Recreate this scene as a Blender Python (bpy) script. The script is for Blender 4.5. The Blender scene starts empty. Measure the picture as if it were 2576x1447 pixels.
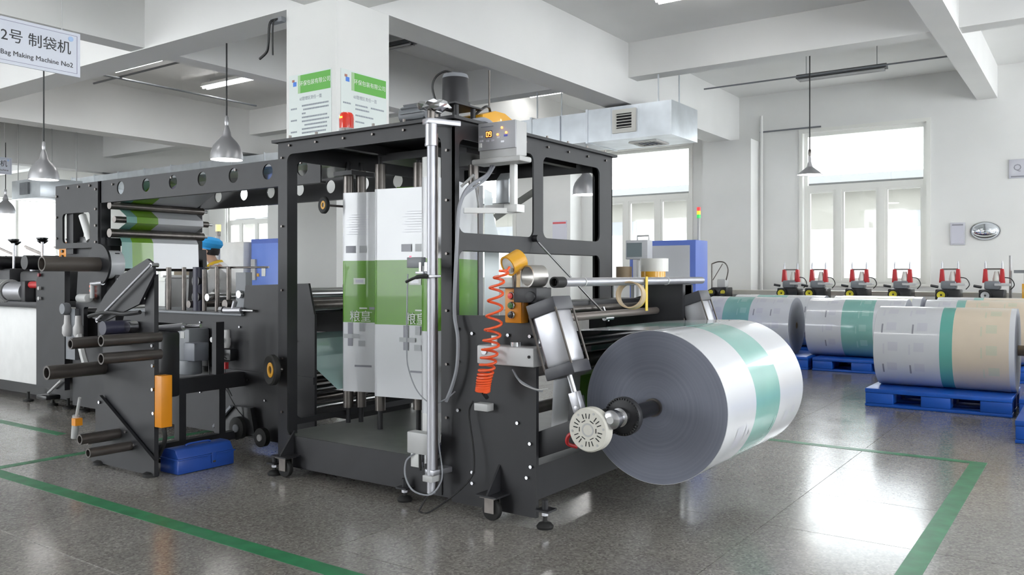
import bpy, bmesh, math, random
from mathutils import Vector, Matrix
from mathutils.geometry import tessellate_polygon
random.seed(7)
scene = bpy.context.scene
C = scene.collection
PI = math.pi

# ---------------------------------------------------------------- camera
F_PX, HX, HY, CAM_Z = 2097.0, 1288.0, 692.0, 1.30
YAW = math.radians(35.07)               # viewing direction measured from world +x towards +y
cam = bpy.data.cameras.new('camera'); cam_o = bpy.data.objects.new('camera', cam); C.objects.link(cam_o)
cam.sensor_width = 36.0; cam.lens = 36.0 * F_PX / 2576.0
cam.shift_y = -(723.5 - HY) / 2576.0
cam.clip_end = 300
cam_o.location = (0, 0, CAM_Z)
cam_o.rotation_euler = (PI / 2, 0, YAW - PI / 2)
scene.camera = cam_o
# ---------------------------------------------------------------- world, exposure
world = bpy.data.worlds.new('world'); scene.world = world; world.use_nodes = True
bg = world.node_tree.nodes['Background']
bg.inputs[0].default_value = (0.93, 0.97, 1.0, 1); bg.inputs[1].default_value = 5.5
vs = scene.view_settings
vs.view_transform = 'Standard'; vs.look = 'None'; vs.exposure = 0.92; vs.gamma = 1.0; vs.use_curve_mapping = False

cy = scene.cycles                       # light-path limits only, to keep the interior quick to compute
cy.max_bounces = 6; cy.diffuse_bounces = 4; cy.glossy_bounces = 3; cy.transmission_bounces = 3; cy.transparent_max_bounces = 8
cy.caustics_reflective = False; cy.caustics_refractive = False
cy.use_light_tree = False
# ---------------------------------------------------------------- helpers
CY, SY = math.cos(YAW), math.sin(YAW)
def at(px, py, x=None, y=None, z=None, d=None):
    """world point seen at a photo pixel, on the plane x=, y=, z= or at depth d"""
    a = (px - HX) / F_PX; b = (HY - py) / F_PX
    dx, dy = SY * a + CY, -CY * a + SY
    if d is None:
        d = x / dx if x is not None else y / dy if y is not None else (z - CAM_Z) / b
    return Vector((dx * d, dy * d, CAM_Z + b * d))

MATS = {}
def mat(name, col, rough=0.5, metal=0.0, var=0.0, vscale=8.0, bump=0.0, bscale=60.0, spec=0.5, emit=None, estr=0.0, trans=0.0, coat=0.0, alpha=1.0):
    if name in MATS: return MATS[name]
    m = bpy.data.materials.new(name); m.use_nodes = True
    nt = m.node_tree; p = nt.nodes['Principled BSDF']
    c = (*col, 1.0)
    p.inputs['Base Color'].default_value = c
    p.inputs['Roughness'].default_value = rough; p.inputs['Metallic'].default_value = metal
    p.inputs['Specular IOR Level'].default_value = spec
    p.inputs['Coat Weight'].default_value = coat
    p.inputs['Alpha'].default_value = alpha
    if trans: p.inputs['Transmission Weight'].default_value = trans
    if emit:
        p.inputs['Emission Color'].default_value = (*emit, 1); p.inputs['Emission Strength'].default_value = estr
        if estr < 5: m.cycles.emission_sampling = 'NONE'      # tiny indicator lamps
    tc = nt.nodes.new('ShaderNodeTexCoord')
    if var:
        n = nt.nodes.new('ShaderNodeTexNoise'); n.inputs['Scale'].default_value = vscale; n.inputs['Detail'].default_value = 2
        r = nt.nodes.new('ShaderNodeMapRange'); r.inputs['To Min'].default_value = 1 - var; r.inputs['To Max'].default_value = 1 + var
        r.inputs['From Min'].default_value = 0.3; r.inputs['From Max'].default_value = 0.7
        mx = nt.nodes.new('ShaderNodeVectorMath'); mx.operation = 'SCALE'; mx.inputs[0].default_value = col
        nt.links.new(tc.outputs['Object'], n.inputs['Vector']); nt.links.new(n.outputs['Fac'], r.inputs['Value'])
        nt.links.new(r.outputs['Result'], mx.inputs['Scale']); nt.links.new(mx.outputs['Vector'], p.inputs['Base Color'])
    if bump:
        n2 = nt.nodes.new('ShaderNodeTexNoise'); n2.inputs['Scale'].default_value = bscale; n2.inputs['Detail'].default_value = 1
        b = nt.nodes.new('ShaderNodeBump'); b.inputs['Strength'].default_value = bump; b.inputs['Distance'].default_value = 0.004
        nt.links.new(tc.outputs['Object'], n2.inputs['Vector']); nt.links.new(n2.outputs['Fac'], b.inputs['Height'])
        nt.links.new(b.outputs['Normal'], p.inputs['Normal'])
    MATS[name] = m; return m

WL = {}                                   # world location of every object that may be a parent
def _frame(axis):
    ax = Vector(axis).normalized()
    t = Vector((0, 0, 1)) if abs(ax.z) < 0.95 else Vector((1, 0, 0))
    u = ax.cross(t).normalized(); v = ax.cross(u).normalized()
    return ax, u, v

class MB:
    """collects shapes in world space; build() links them as one mesh object"""
    def __init__(s): s.v = []; s.f = []; s.m = []; s.mi = 0
    def _add(s, vs_, fs):
        o = len(s.v); s.v += [Vector(q) for q in vs_]
        for f in fs: s.f.append([o + i for i in f]); s.m.append(s.mi)
    def slot(s, i): s.mi = i; return s
    def box(s, x0, x1, y0, y1, z0, z1):
        x0, x1 = sorted((x0, x1)); y0, y1 = sorted((y0, y1)); z0, z1 = sorted((z0, z1))
        s._add([(x0,y0,z0),(x1,y0,z0),(x1,y1,z0),(x0,y1,z0),(x0,y0,z1),(x1,y0,z1),(x1,y1,z1),(x0,y1,z1)],
               [(0,3,2,1),(4,5,6,7),(0,1,5,4),(1,2,6,5),(2,3,7,6),(3,0,4,7)]); return s
    def cbox(s, c, sz): 
        return s.box(c[0]-sz[0]/2, c[0]+sz[0]/2, c[1]-sz[1]/2, c[1]+sz[1]/2, c[2]-sz[2]/2, c[2]+sz[2]/2)
    def obox(s, c, sz, M):
        """oriented box; M a 3x3 rotation"""
        h = [q / 2 for q in sz]; c = Vector(c)
        P = [c + M @ Vector((sx*h[0], sy*h[1], sz_*h[2])) for sz_ in (-1, 1) for sx, sy in ((-1,-1),(1,-1),(1,1),(-1,1))]
        s._add(P, [(0,3,2,1),(4,5,6,7),(0,1,5,4),(1,2,6,5),(2,3,7,6),(3,0,4,7)]); return s
    def bar(s, p0, p1, w, t, up=(0,0,1)):
        """rectangular bar from p0 to p1, w along the side, t along up"""
        p0, p1 = Vector(p0), Vector(p1); ax = (p1 - p0); L = ax.length; ax.normalize()
        sd = ax.cross(Vector(up)).normalized(); u = sd.cross(ax)
        M = Matrix((ax, sd, u)).transposed()
        return s.obox((p0 + p1) / 2, (L, w, t), M)
    def cyl(s, p0, p1, r, r2=None, n=18, caps=True):
        p0, p1 = Vector(p0), Vector(p1); r2 = r if r2 is None else r2
        ax, u, v = _frame(p1 - p0)
        ring = lambda p, q: [p + u*(q*math.cos(2*PI*i/n)) + v*(q*math.sin(2*PI*i/n)) for i in range(n)]
        fs = [(i, (i+1) % n, n + (i+1) % n, n + i) for i in range(n)]
        if caps: fs += [tuple(reversed(range(n))), tuple(range(n, 2*n))]
        s._add(ring(p0, r) + ring(p1, r2), fs); return s
    def pipe(s, p0, p1, ro, ri, n=20):
        """hollow cylinder"""
        p0, p1 = Vector(p0), Vector(p1); ax, u, v = _frame(p1 - p0)
        ring = lambda p, q: [p + u*(q*math.cos(2*PI*i/n)) + v*(q*math.sin(2*PI*i/n)) for i in range(n)]
        V = ring(p0, ro) + ring(p1, ro) + ring(p1, ri) + ring(p0, ri); fs = []
        for k in range(4):
            for i in range(n):
                j = (i+1) % n; a, b = k*n, ((k+1) % 4)*n
                fs.append((a+i, a+j, b+j, b+i))
        s._add(V, fs); return s
    def lathe(s, p0, axis, prof, n=24, a0=0.0, a1=2*PI):
        """prof: list of (radius, height along axis)"""
        p0 = Vector(p0); ax, u, v = _frame(axis); full = abs(a1 - a0 - 2*PI) < 1e-6
        cnt = n if full else n + 1; V = []; fs = []
        for r, h in prof:
            for i in range(cnt):
                t = a0 + (a1 - a0)*i/n; V.append(p0 + ax*h + u*(r*math.cos(t)) + v*(r*math.sin(t)))
        for k in range(len(prof) - 1):
            for i in range(n):
                j = (i+1) % cnt; fs.append((k*cnt+i, k*cnt+j, (k+1)*cnt+j, (k+1)*cnt+i))
        s._add(V, fs); return s
    def sweep(s, pts, r, n=8, closed=False):
        pts = [Vector(p) for p in pts]; V = []; fs = []; k = len(pts); u = None
        for i, p in enumerate(pts):
            t = (pts[min(i+1, k-1)] - pts[max(i-1, 0)])
            t = t.normalized() if t.length > 1e-9 else Vector((0,0,1))
            if u is None: _, u, _v = _frame(t)
            u = (u - t*u.dot(t)); u = u.normalized() if u.length > 1e-6 else _frame(t)[1]
            w = t.cross(u); rr = r[i] if isinstance(r, (list, tuple)) else r
            V += [p + u*(rr*math.cos(2*PI*j/n)) + w*(rr*math.sin(2*PI*j/n)) for j in range(n)]
        for i in range(k-1):
            for j in range(n):
                q = (j+1) % n; fs.append((i*n+j, i*n+q, (i+1)*n+q, (i+1)*n+j))
        fs += [tuple(reversed(range(n))), tuple(range((k-1)*n, k*n))]
        s._add(V, fs); return s
    def prism(s, poly, axis, a, b, holes=()):
        """polygon (with holes) in the plane normal to axis 'x','y' or 'z', from a to b along it; poly coords are the two other axes in order"""
        loops = [list(poly)] + [list(h) for h in holes]
        def P(q, h):
            return {'x': (h, q[0], q[1]), 'y': (q[0], h, q[1]), 'z': (q[0], q[1], h)}[axis]
        tri = tessellate_polygon([[Vector((q[0], q[1], 0)) for q in l] for l in loops])
        flat = [q for l in loops for q in l]; N = len(flat)
        fs = [tuple(t) for t in tri] + [tuple(N + i for i in reversed(t)) for t in tri]
        o = 0
        for l in loops:
            n = len(l)
            for i in range(n): fs.append((o+i, o+(i+1) % n, N+o+(i+1) % n, N+o+i))
            o += n
        s._add([P(q, a) for q in flat] + [P(q, b) for q in flat], fs); return s
    def ball(s, c, r, n=12, sz=1.0):
        prof = [(max(1e-4, r*math.sin(PI*i/8)), -r*sz*math.cos(PI*i/8)) for i in range(9)]
        return s.lathe(c, (0,0,1), prof, n)
    def quad(s, a, b, c, d): s._add([a, b, c, d], [(0,1,2,3)]); return s
    def build(s, name, m, parent=None, bevel=0.0, smooth=35, origin=None):
        c = Vector(origin) if origin is not None else sum(s.v, Vector()) / max(1, len(s.v))
        if origin is None:
            lo = Vector([min(q[i] for q in s.v) for i in range(3)]); hi = Vector([max(q[i] for q in s.v) for i in range(3)])
            c = Vector(((lo.x+hi.x)/2, (lo.y+hi.y)/2, lo.z if parent is None else (lo.z+hi.z)/2))
        me = bpy.data.meshes.new(name)
        me.from_pydata([q - c for q in s.v], [], s.f)
        ms = m if isinstance(m, (list, tuple)) else [m]
        for q in ms: me.materials.append(q)
        me.polygons.foreach_set('material_index', s.m)
        bm = bmesh.new(); bm.from_mesh(me)
        bmesh.ops.recalc_face_normals(bm, faces=bm.faces)
        if bevel:
            es = [e for e in bm.edges if len(e.link_faces) == 2 and e.calc_face_angle(0) > 0.6]
            bmesh.ops.bevel(bm, geom=es, offset=bevel, segments=2, affect='EDGES', profile=0.5)
        bm.to_mesh(me); bm.free()
        if smooth:
            me.shade_smooth(); me.set_sharp_from_angle(angle=math.radians(smooth))
        me.update()
        return link(name, me, c, parent)
def link(name, data, c, parent=None):
    o = bpy.data.objects.new(name, data); C.objects.link(o)
    c = Vector(c); WL[o] = c
    if parent is not None:
        o.parent = parent; o.location = c - WL[parent]
    else: o.location = c
    return o
def tag(o, label=None, cat=None, group=None, kind=None):
    if label: o['label'] = label
    if cat: o['category'] = cat
    if group: o['group'] = group
    if kind: o['kind'] = kind
    return o
def thing(name, loc, label, cat, group=None, kind=None):
    return tag(link(name, None, loc), label, cat, group, kind)
def structure(name, loc):
    return tag(link(name, None, loc), kind='structure')
def copy_tree(o, loc=None, parent=None):
    c = o.copy(); C.objects.link(c); c.parent = parent
    WL[c] = Vector(loc) if loc is not None else WL[o]
    if loc is not None and parent is None: c.location = loc
    for ch in [q for q in C.objects if q.parent == o]: copy_tree(ch, None, c)
    return c
def rrect(x0, x1, y0, y1, r, n=5):
    """rounded rectangle outline"""
    P = []
    for cx, cy, a in ((x1-r, y1-r, 0), (x0+r, y1-r, PI/2), (x0+r, y0+r, PI), (x1-r, y0+r, 3*PI/2)):
        for i in range(n+1):
            t = a + PI/2*i/n; P.append((cx + r*math.cos(t), cy + r*math.sin(t)))
    return P
def circ(cx, cy, r, n=20): return [(cx + r*math.cos(2*PI*i/n), cy + r*math.sin(2*PI*i/n)) for i in range(n)]
def rect(x0, x1, y0, y1): return [(x0,y0),(x1,y0),(x1,y1),(x0,y1)]
def text(name, body, size, o, right, up, m, parent, align='CENTER', depth=0.0006, sx=1.0):
    """flat lettering as a mesh; o = anchor, right/up = unit directions"""
    cu = bpy.data.curves.new(name, 'FONT'); cu.body = body; cu.size = size; cu.align_x = align; cu.align_y = 'CENTER'
    cu.extrude = depth; cu.resolution_u = 2
    t = bpy.data.objects.new(name, cu); C.objects.link(t)
    dg = bpy.context.evaluated_depsgraph_get()
    me = bpy.data.meshes.new_from_object(t.evaluated_get(dg))
    bpy.data.objects.remove(t); bpy.data.curves.remove(cu)
    r_ = Vector(right).normalized(); u_ = Vector(up).normalized(); n_ = r_.cross(u_)
    M = Matrix((r_ * sx, u_, n_)).transposed()
    me.transform(M.to_4x4()); me.name = name; me.materials.clear(); me.materials.append(m)
    return link(name, me, o, parent)
def arc(p0, p1, sag, n=14, dirn=(0,0,-1)):
    """hanging line between two points with a sag"""
    p0, p1 = Vector(p0), Vector(p1); d = Vector(dirn)
    return [p0.lerp(p1, i/n) + d*(sag*4*(i/n)*(1-i/n)) for i in range(n+1)]
def smooth_path(pts, n=6):
    """Catmull-Rom through points"""
    P = [Vector(p) for p in pts]; out = []
    for i in range(len(P)-1):
        a, b, c, d = P[max(i-1,0)], P[i], P[i+1], P[min(i+2, len(P)-1)]
        for k in range(n):
            t = k/n
            out.append(0.5*((2*b) + (c-a)*t + (2*a-5*b+4*c-d)*t*t + (3*b-a-3*c+d)*t**3))
    out.append(P[-1]); return out

# ---------------------------------------------------------------- materials used throughout
M_wall = mat('wall_paint', (0.80, 0.80, 0.785), 0.7, var=0.02, vscale=1.5)
M_ceil = mat('ceiling_paint', (0.80, 0.80, 0.79), 0.75, var=0.02, vscale=1.2)
M_frame = mat('window_upvc', (0.82, 0.82, 0.78), 0.4)
M_black = mat('black_powder_coat', (0.021, 0.021, 0.024), 0.46, var=0.12, vscale=5, spec=0.4)
M_blackp = mat('black_paint_gloss', (0.012, 0.012, 0.014), 0.3)
M_rubber = mat('black_rubber', (0.012, 0.012, 0.012), 0.65)
M_steel = mat('bright_steel', (0.50, 0.50, 0.52), 0.24, 1.0, var=0.06, vscale=20)
M_dsteel = mat('dark_steel', (0.16, 0.145, 0.135), 0.35, 0.9, var=0.15, vscale=14)
M_alu = mat('anodised_aluminium', (0.46, 0.46, 0.49), 0.38, 0.8, var=0.04, vscale=12)
M_zinc = mat('galvanised_sheet', (0.72, 0.76, 0.80), 0.35, 0.75, var=0.10, vscale=3)
M_grey = mat('grey_enamel', (0.20, 0.21, 0.23), 0.45, var=0.05)
M_lgrey = mat('light_grey_enamel', (0.50, 0.50, 0.50), 0.4, var=0.03)
M_white = mat('white_enamel', (0.78, 0.78, 0.77), 0.4, var=0.03)
M_wire = mat('grey_cable', (0.30, 0.31, 0.34), 0.5)
M_bwire = mat('black_cable', (0.015, 0.015, 0.016), 0.45)
M_orange = mat('orange_enamel', (0.74, 0.27, 0.012), 0.38, var=0.04)
M_yellow = mat('yellow_amber', (0.72, 0.36, 0.02), 0.3, coat=0.4)
M_filmw = mat('white_film', (0.66, 0.67, 0.70), 0.22, coat=0.5, var=0.02, vscale=3)
M_filmg = mat('green_print', (0.10, 0.285, 0.006), 0.32, coat=0.2, var=0.05, vscale=4)
M_teal = mat('teal_print', (0.235, 0.48, 0.43), 0.25, coat=0.5, var=0.04, vscale=4)
M_beige = mat('beige_print', (0.71, 0.60, 0.47), 0.28, coat=0.4, var=0.03, vscale=4)
M_print = mat('grey_print', (0.26, 0.26, 0.30), 0.3)
M_lilac = mat('pale_lilac_print', (0.605, 0.605, 0.665), 0.25, coat=0.4)
M_ink = mat('black_ink', (0.02, 0.02, 0.025), 0.5)
M_cream = mat('cream_plastic', (0.66, 0.64, 0.58), 0.45)
M_blue = mat('blue_plastic', (0.018, 0.09, 0.40), 0.38, var=0.06, vscale=6)
M_tapeg = mat('green_floor_tape', (0.030, 0.20, 0.085), 0.38, var=0.22, vscale=9)
M_red = mat('red_enamel', (0.50, 0.025, 0.03), 0.4)
M_hole = mat('dark_opening', (0.008, 0.008, 0.010), 0.7)
def glass_mat():
    m = bpy.data.materials.new('window_glass'); m.use_nodes = True; nt = m.node_tree; nt.nodes.clear()
    o = nt.nodes.new('ShaderNodeOutputMaterial'); mx = nt.nodes.new('ShaderNodeMixShader')
    t = nt.nodes.new('ShaderNodeBsdfTransparent'); g = nt.nodes.new('ShaderNodeBsdfGlossy'); g.inputs['Roughness'].default_value = 0.03
    t.inputs[0].default_value = (0.97, 0.98, 0.98, 1)
    mx.inputs[0].default_value = 0.05
    nt.links.new(t.outputs[0], mx.inputs[1]); nt.links.new(g.outputs[0], mx.inputs[2]); nt.links.new(mx.outputs[0], o.inputs[0])
    return m
M_glass = glass_mat()
def frost_mat(name, col):
    m = bpy.data.materials.new(name); m.use_nodes = True; nt = m.node_tree; nt.nodes.clear()
    o = nt.nodes.new('ShaderNodeOutputMaterial'); mx = nt.nodes.new('ShaderNodeMixShader'); mx.inputs[0].default_value = 0.75
    t = nt.nodes.new('ShaderNodeBsdfTranslucent'); t.inputs[0].default_value = (*col, 1)
    tr = nt.nodes.new('ShaderNodeBsdfTransparent')
    nt.links.new(t.outputs[0], mx.inputs[1]); nt.links.new(tr.outputs[0], mx.inputs[2]); nt.links.new(mx.outputs[0], o.inputs[0])
    return m
M_frost = frost_mat('frosted_film', (0.95, 0.96, 0.96))
M_lamp = mat('lit_tube', (1, 1, 1), 0.4, emit=(1.0, 0.99, 0.97), estr=14.0)
def floor_mat():
    m = bpy.data.materials.new('terrazzo'); m.use_nodes = True; nt = m.node_tree; p = nt.nodes['Principled BSDF']
    N = nt.nodes.new; L = nt.links.new
    g = N('ShaderNodeNewGeometry')
    v = N('ShaderNodeTexVoronoi'); v.inputs['Scale'].default_value = 95; L(g.outputs['Position'], v.inputs['Vector'])
    r = N('ShaderNodeValToRGB'); e = r.color_ramp.elements
    e[0].position = 0.0; e[0].color = (0.15, 0.14, 0.128, 1); e[1].position = 1.0; e[1].color = (0.33, 0.315, 0.29, 1)
    q = r.color_ramp.elements.new(0.35); q.color = (0.215, 0.20, 0.182, 1)
    q = r.color_ramp.elements.new(0.8); q.color = (0.26, 0.243, 0.222, 1)
    sx = N('ShaderNodeSeparateColor'); L(v.outputs['Color'], sx.inputs[0]); L(sx.outputs[0], r.inputs[0])
    n = N('ShaderNodeTexNoise'); n.inputs['Scale'].default_value = 0.9; n.inputs['Detail'].default_value = 7; L(g.outputs['Position'], n.inputs['Vector'])
    mr = N('ShaderNodeMapRange'); mr.inputs['From Min'].default_value = 0.3; mr.inputs['From Max'].default_value = 0.7
    mr.inputs['To Min'].default_value = 0.86; mr.inputs['To Max'].default_value = 1.12; L(n.outputs['Fac'], mr.inputs['Value'])
    oi = N('ShaderNodeObjectInfo'); m2 = N('ShaderNodeMapRange'); m2.inputs['To Min'].default_value = 0.94; m2.inputs['To Max'].default_value = 1.06
    L(oi.outputs['Random'], m2.inputs['Value'])
    mu = N('ShaderNodeMath'); mu.operation = 'MULTIPLY'; L(mr.outputs[0], mu.inputs[0]); L(m2.outputs[0], mu.inputs[1])
    sc = N('ShaderNodeVectorMath'); sc.operation = 'SCALE'; L(r.outputs[0], sc.inputs[0]); L(mu.outputs[0], sc.inputs['Scale'])
    L(sc.outputs[0], p.inputs['Base Color'])
    n2 = N('ShaderNodeTexNoise'); n2.inputs['Scale'].default_value = 3.5; n2.inputs['Detail'].default_value = 5; L(g.outputs['Position'], n2.inputs['Vector'])
    rr = N('ShaderNodeMapRange'); rr.inputs['To Min'].default_value = 0.10; rr.inputs['To Max'].default_value = 0.26; L(n2.outputs['Fac'], rr.inputs['Value'])
    L(rr.outputs[0], p.inputs['Roughness'])
    p.inputs['Specular IOR Level'].default_value = 0.8
    return m
M_floor = floor_mat()
# ================================================================ the building
XW, YF, ZC = 17.2, 30.0, 5.05            # right wall, far wall, ceiling
XL, YN = -5.0, -7.0                      # how far the hall is built behind the camera
# floor: a base slab and terrazzo slabs as far as they can be told apart
floor = MB().box(XL, XW+.3, YN, YF+.3, -0.2, -0.003).build('floor', M_floor); tag(floor, kind='structure')
SL = 0.78
slab_me = None
for i in range(15):
    for j in range(15):
        x0, y0 = 1.98 + i*SL, -1.70 + j*SL
        p = Vector((x0 + SL/2, y0 + SL/2, 0))
        fx, fr = p.x*CY + p.y*SY, p.x*SY - p.y*CY
        if fx < 2.0 or abs(fr/fx) > 0.75 or fx > 12.5: continue
        if slab_me is None:
            o = MB().box(x0+.002, x0+SL-.002, y0+.002, y0+SL-.002, -0.003, 0.0).build('floor_slab', M_floor, floor, smooth=0); slab_me = o.data
            slab_dz = WL[o].z
        else: link('floor_slab', slab_me, (p.x, p.y, slab_dz), floor)
# green marking lines on the floor
for n, (x0, x1, y0, y1) in enumerate(((2.49, 2.59, .62, 6.12), (6.52, 6.60, .62, 6.12), (2.59, 6.52, .62, .72), (2.59, 6.52, 6.02, 6.10), (3.41, 3.49, 6.9, 20), (2.59, 3.49, 6.80, 6.88))):
    if n == 5: continue
    MB().box(x0, x1, y0, y1, 0.0001, 0.0016).build('floor_line', M_tapeg, floor, smooth=0)
# ceiling and beams
ceiling = MB().box(XL, XW+.3, YN, YF+.3, ZC, ZC+.25).build('ceiling', M_ceil); tag(ceiling, kind='structure')
def beam(x0, x1, y0, y1, z0): MB().box(x0, x1, y0, y1, z0, ZC+.02).build('ceiling_beam', M_ceil, ceiling, smooth=0)
beam(5.79, 6.24, YN, YF, 4.08)
beam(XL, XW, 6.2, 6.68, 4.08)
beam(XL, XW, 9.58, 9.88, 4.09)
beam(XL, XW, 15.8, 16.28, 4.08)
beam(XL, XW, 22.0, 22.4, 4.08)
beam(12.1, 12.42, YN, YF, 4.49)
beam(XL, XW, 1.46, 1.78, 4.47)
# columns
col = MB().box(5.79, 6.54, 6.2, 6.95, 0, 4.0795).build('column', M_wall, smooth=0); tag(col, kind='structure'); col.name = 'trim_1'
col = MB().box(16.68, XW, 5.77, 6.80, 0, 4.0795).build('column', M_wall, smooth=0); tag(col, kind='structure'); col.name = 'trim_2'
for k, y0 in enumerate((10.05, 15.2, 19.9, 24.6)):
    col = MB().box(16.68, XW, y0, y0+1.0, 0, ZC).build('trim_%d' % (k+3), M_wall, smooth=0); tag(col, kind='structure')
# right wall with its windows
WY = [2.61 + 4.7*k for k in range(-2, 6)]; WWID = 2.27; WZ0, WZ1 = 1.12, 4.17
wr = MB().prism(rect(YN, YF+.3, 0, ZC), 'x', XW, XW+.30, [rect(y, y+WWID, WZ0, WZ1) for y in WY]).build('wall_right', M_wall, smooth=0); tag(wr, kind='structure')
FX = [(9.2, 11.4), (12.2, 14.9)]
wf = MB().prism(rect(XL, XW, 0, ZC), 'y', YF, YF+.30, [rect(a, b, .9, 3.9) for a, b in FX]).build('wall_far', M_wall, smooth=0); tag(wf, kind='structure')
def make_window(k, y):
    w = structure('window_%d' % k, (XW+.15, y + WWID/2, WZ0)); X0, X1 = XW+.10, XW+.17
    fr = .07; zt = 3.0
    MB().prism(rect(y, y+WWID, WZ0, WZ1), 'x', X0, X1, [rect(y+fr, y+WWID-fr, WZ0+fr, WZ1-fr)]).build('window_frame', M_frame, w, smooth=0)
    MB().box(X0-.01, X1, y+fr, y+WWID-fr, zt, zt+.11).build('transom', M_frame, w, smooth=0)
    mull = (y + .80, y + 1.60)
    for my in mull: MB().box(X0-.01, X1, my-.055, my+.055, WZ0+fr, zt).build('mullion', M_frame, w, smooth=0)
    edges = [y+fr, mull[0]-.055, mull[0]+.055, mull[1]-.055, mull[1]+.055, y+WWID-fr]
    for a, b in ((0,1),(2,3),(4,5)):
        ya, yb = edges[a], edges[b]
        s = MB().prism(rect(ya, yb, WZ0+fr, zt), 'x', X0+.005, X1-.01, [rect(ya+.05, yb-.05, WZ0+fr+.05, zt-.05)]).build('sash', M_frame, w, smooth=0)
        MB().box(X0+.03, X0+.034, ya+.05, yb-.05, WZ0+fr+.05, zt-.05).build('pane', M_glass, s, smooth=0)
        MB().box(X0+.036, X0+.038, ya+.05, yb-.05, WZ0+fr+.05, 2.22).build('frosted_film', M_frost, s, smooth=0)
    MB().box(X0+.03, X0+.034, y+fr, y+WWID-fr, zt+.11, WZ1-fr).build('pane', M_glass, w, smooth=0)
    MB().box(XW-.05, XW+.12, y-.06, y+WWID+.06, WZ0-.04, WZ0).build('window_sill', M_frame, w, smooth=0)
    MB().prism(rect(y-.07, y+WWID+.07, WZ0-.02, WZ1+.07), 'x', XW-.025, XW+.02, [rect(y, y+WWID, WZ0-.03+.04, WZ1)]).build('window_casing', M_frame, w, smooth=0)
n = 0
for y in WY:
    n += 1; make_window(n, y)
for a, b in FX:
    n += 1; w = structure('window_%d' % n, ((a+b)/2, YF+.1, .9)); m_ = (a+b)/2
    MB().prism(rect(a, b, .9, 3.9), 'y', YF+.1, YF+.16, [rect(a+.07, m_-.05, .97, 3.83), rect(m_+.05, b-.07, .97, 3.83)]).build('window_frame', M_frame, w, smooth=0)
    for p, q in ((a+.07, m_-.05), (m_+.05, b-.07)): MB().box(p, q, YF+.12, YF+.124, .97, 3.83).build('pane', M_glass, w, smooth=0)

# unseen walls behind the camera, with openings placed to tune the daylight
LY = [6.4, 11.6, 16.8, 22.0]
wl = MB().prism(rect(YN, YF+.3, 0, ZC), 'x', XL-.30, XL, [rect(y, y+3.2, .9, 4.2) for y in LY]).build('wall_left', M_wall, smooth=0); tag(wl, kind='structure')
NX = [-3.5, 2.0, 7.5, 13.0]
wn = MB().prism(rect(XL-.3, XW+.3, 0, ZC), 'y', YN-.30, YN, [rect(x, x+3.2, .9, 4.2) for x in NX]).build('wall_near', M_wall, smooth=0); tag(wn, kind='structure')
# ================================================================ tower of the film unwinding machine
TX0, TX1, TY0, TY1, TZ = 3.62, 5.48, 2.94, 4.43, 2.19
tower = thing('film_unwinder', ((TX0+TX1)/2, (TY0+TY1)/2, 0), 'black steel open-frame film unwinding tower carrying the big printed roll', 'machine')
def bolts(pts, axis, r, parent, m=None, t=.012):
    for p in pts:
        p = Vector(p); a = Vector(axis)
        MB().cyl(p, p + a*t, r, n=6).build('bolt', m or M_dsteel, parent)
# left face: a plate frame with a rounded opening
lf = MB().prism(rect(TY0, TY1, .05, TZ-.02), 'x', TX0, TX0+.012, [rrect(TY0+.09, TY1-.09, .25, TZ-.10, .05)])
lf.box(TX0+.012, TX0+.085, TY1-.09, TY1-.08, .25, TZ-.10).box(TX0+.012, TX0+.085, TY0+.08, TY0+.09, .25, TZ-.10)
lf.box(TX0+.012, TX0+.085, TY1-.012, TY1, .06, TZ-.02)
lfo = lf.build('left_side_frame', M_black, tower)
bolts([(TX0, TY1-.045, z) for z in (2.07, 1.62, 1.2, .75, .4)] + [(TX0, TY0+.045, z) for z in (2.0, 1.72, 1.42, 1.1, .8, .5)], (-1,0,0), .008, lfo)
# right-hand face (towards the pallets): plate with three rounded windows
rf = MB().prism([(TX0, 1.0), (TX1, 1.0), (TX1, TZ-.02), (TX0, TZ-.02)], 'y', TY0, TY0+.012,
     [rrect(TX0+.05, 4.43, 1.54, 2.07, .05), rrect(4.54, 5.29, 1.54, 2.07, .05), rrect(TX0+.05, 5.29, 1.02, 1.44, .05)])
rf.box(TX1-.012, TX1, TY0, TY0+.16, 1.0, TZ-.02)
rf.box(TX0+.05, 5.29, TY0+.012, TY0+.07, 1.437, 1.442)
rf.build('cross_frame', M_black, tower)
MB().box(TX1-.10, TX1, TY0, TY0+.14, .05, 1.0).build('post', M_black, tower)
# rear right frame and rear posts
MB().prism(rect(TY0, TY1, .05, TZ-.02), 'x', TX1-.012, TX1-.0005, [rrect(TY0+.14, TY1-.1, .25, TZ-.12, .05)]).build('right_side_frame', M_black, tower)
bk = MB().prism([(TX0+.02, .3), (TX1-.02, .3), (TX1-.02, TZ-.02), (TX0+.02, TZ-.02)], 'y', TY1-.05, TY1-.038, [rrect(TX0+.11, TX1-.12, .34, TZ-.13, .05)])
bk.build('rear_frame', M_black, tower)
MB().box(TX0+.1, TX1-.1, TY0+.25, TY0+.31, 2.10, 2.165).build('inner_crossbeam', M_black, tower); MB().box(TX0+.1, TX1-.1, TY1-.5, TY1-.44, 2.11, 2.165).build('inner_crossbeam', M_black, tower)
MB().box(TX0+.5, 4.62, TY0+.3, TY1-.42, 2.07, 2.12).build('roller_carrier_plate', M_black, tower)
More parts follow.
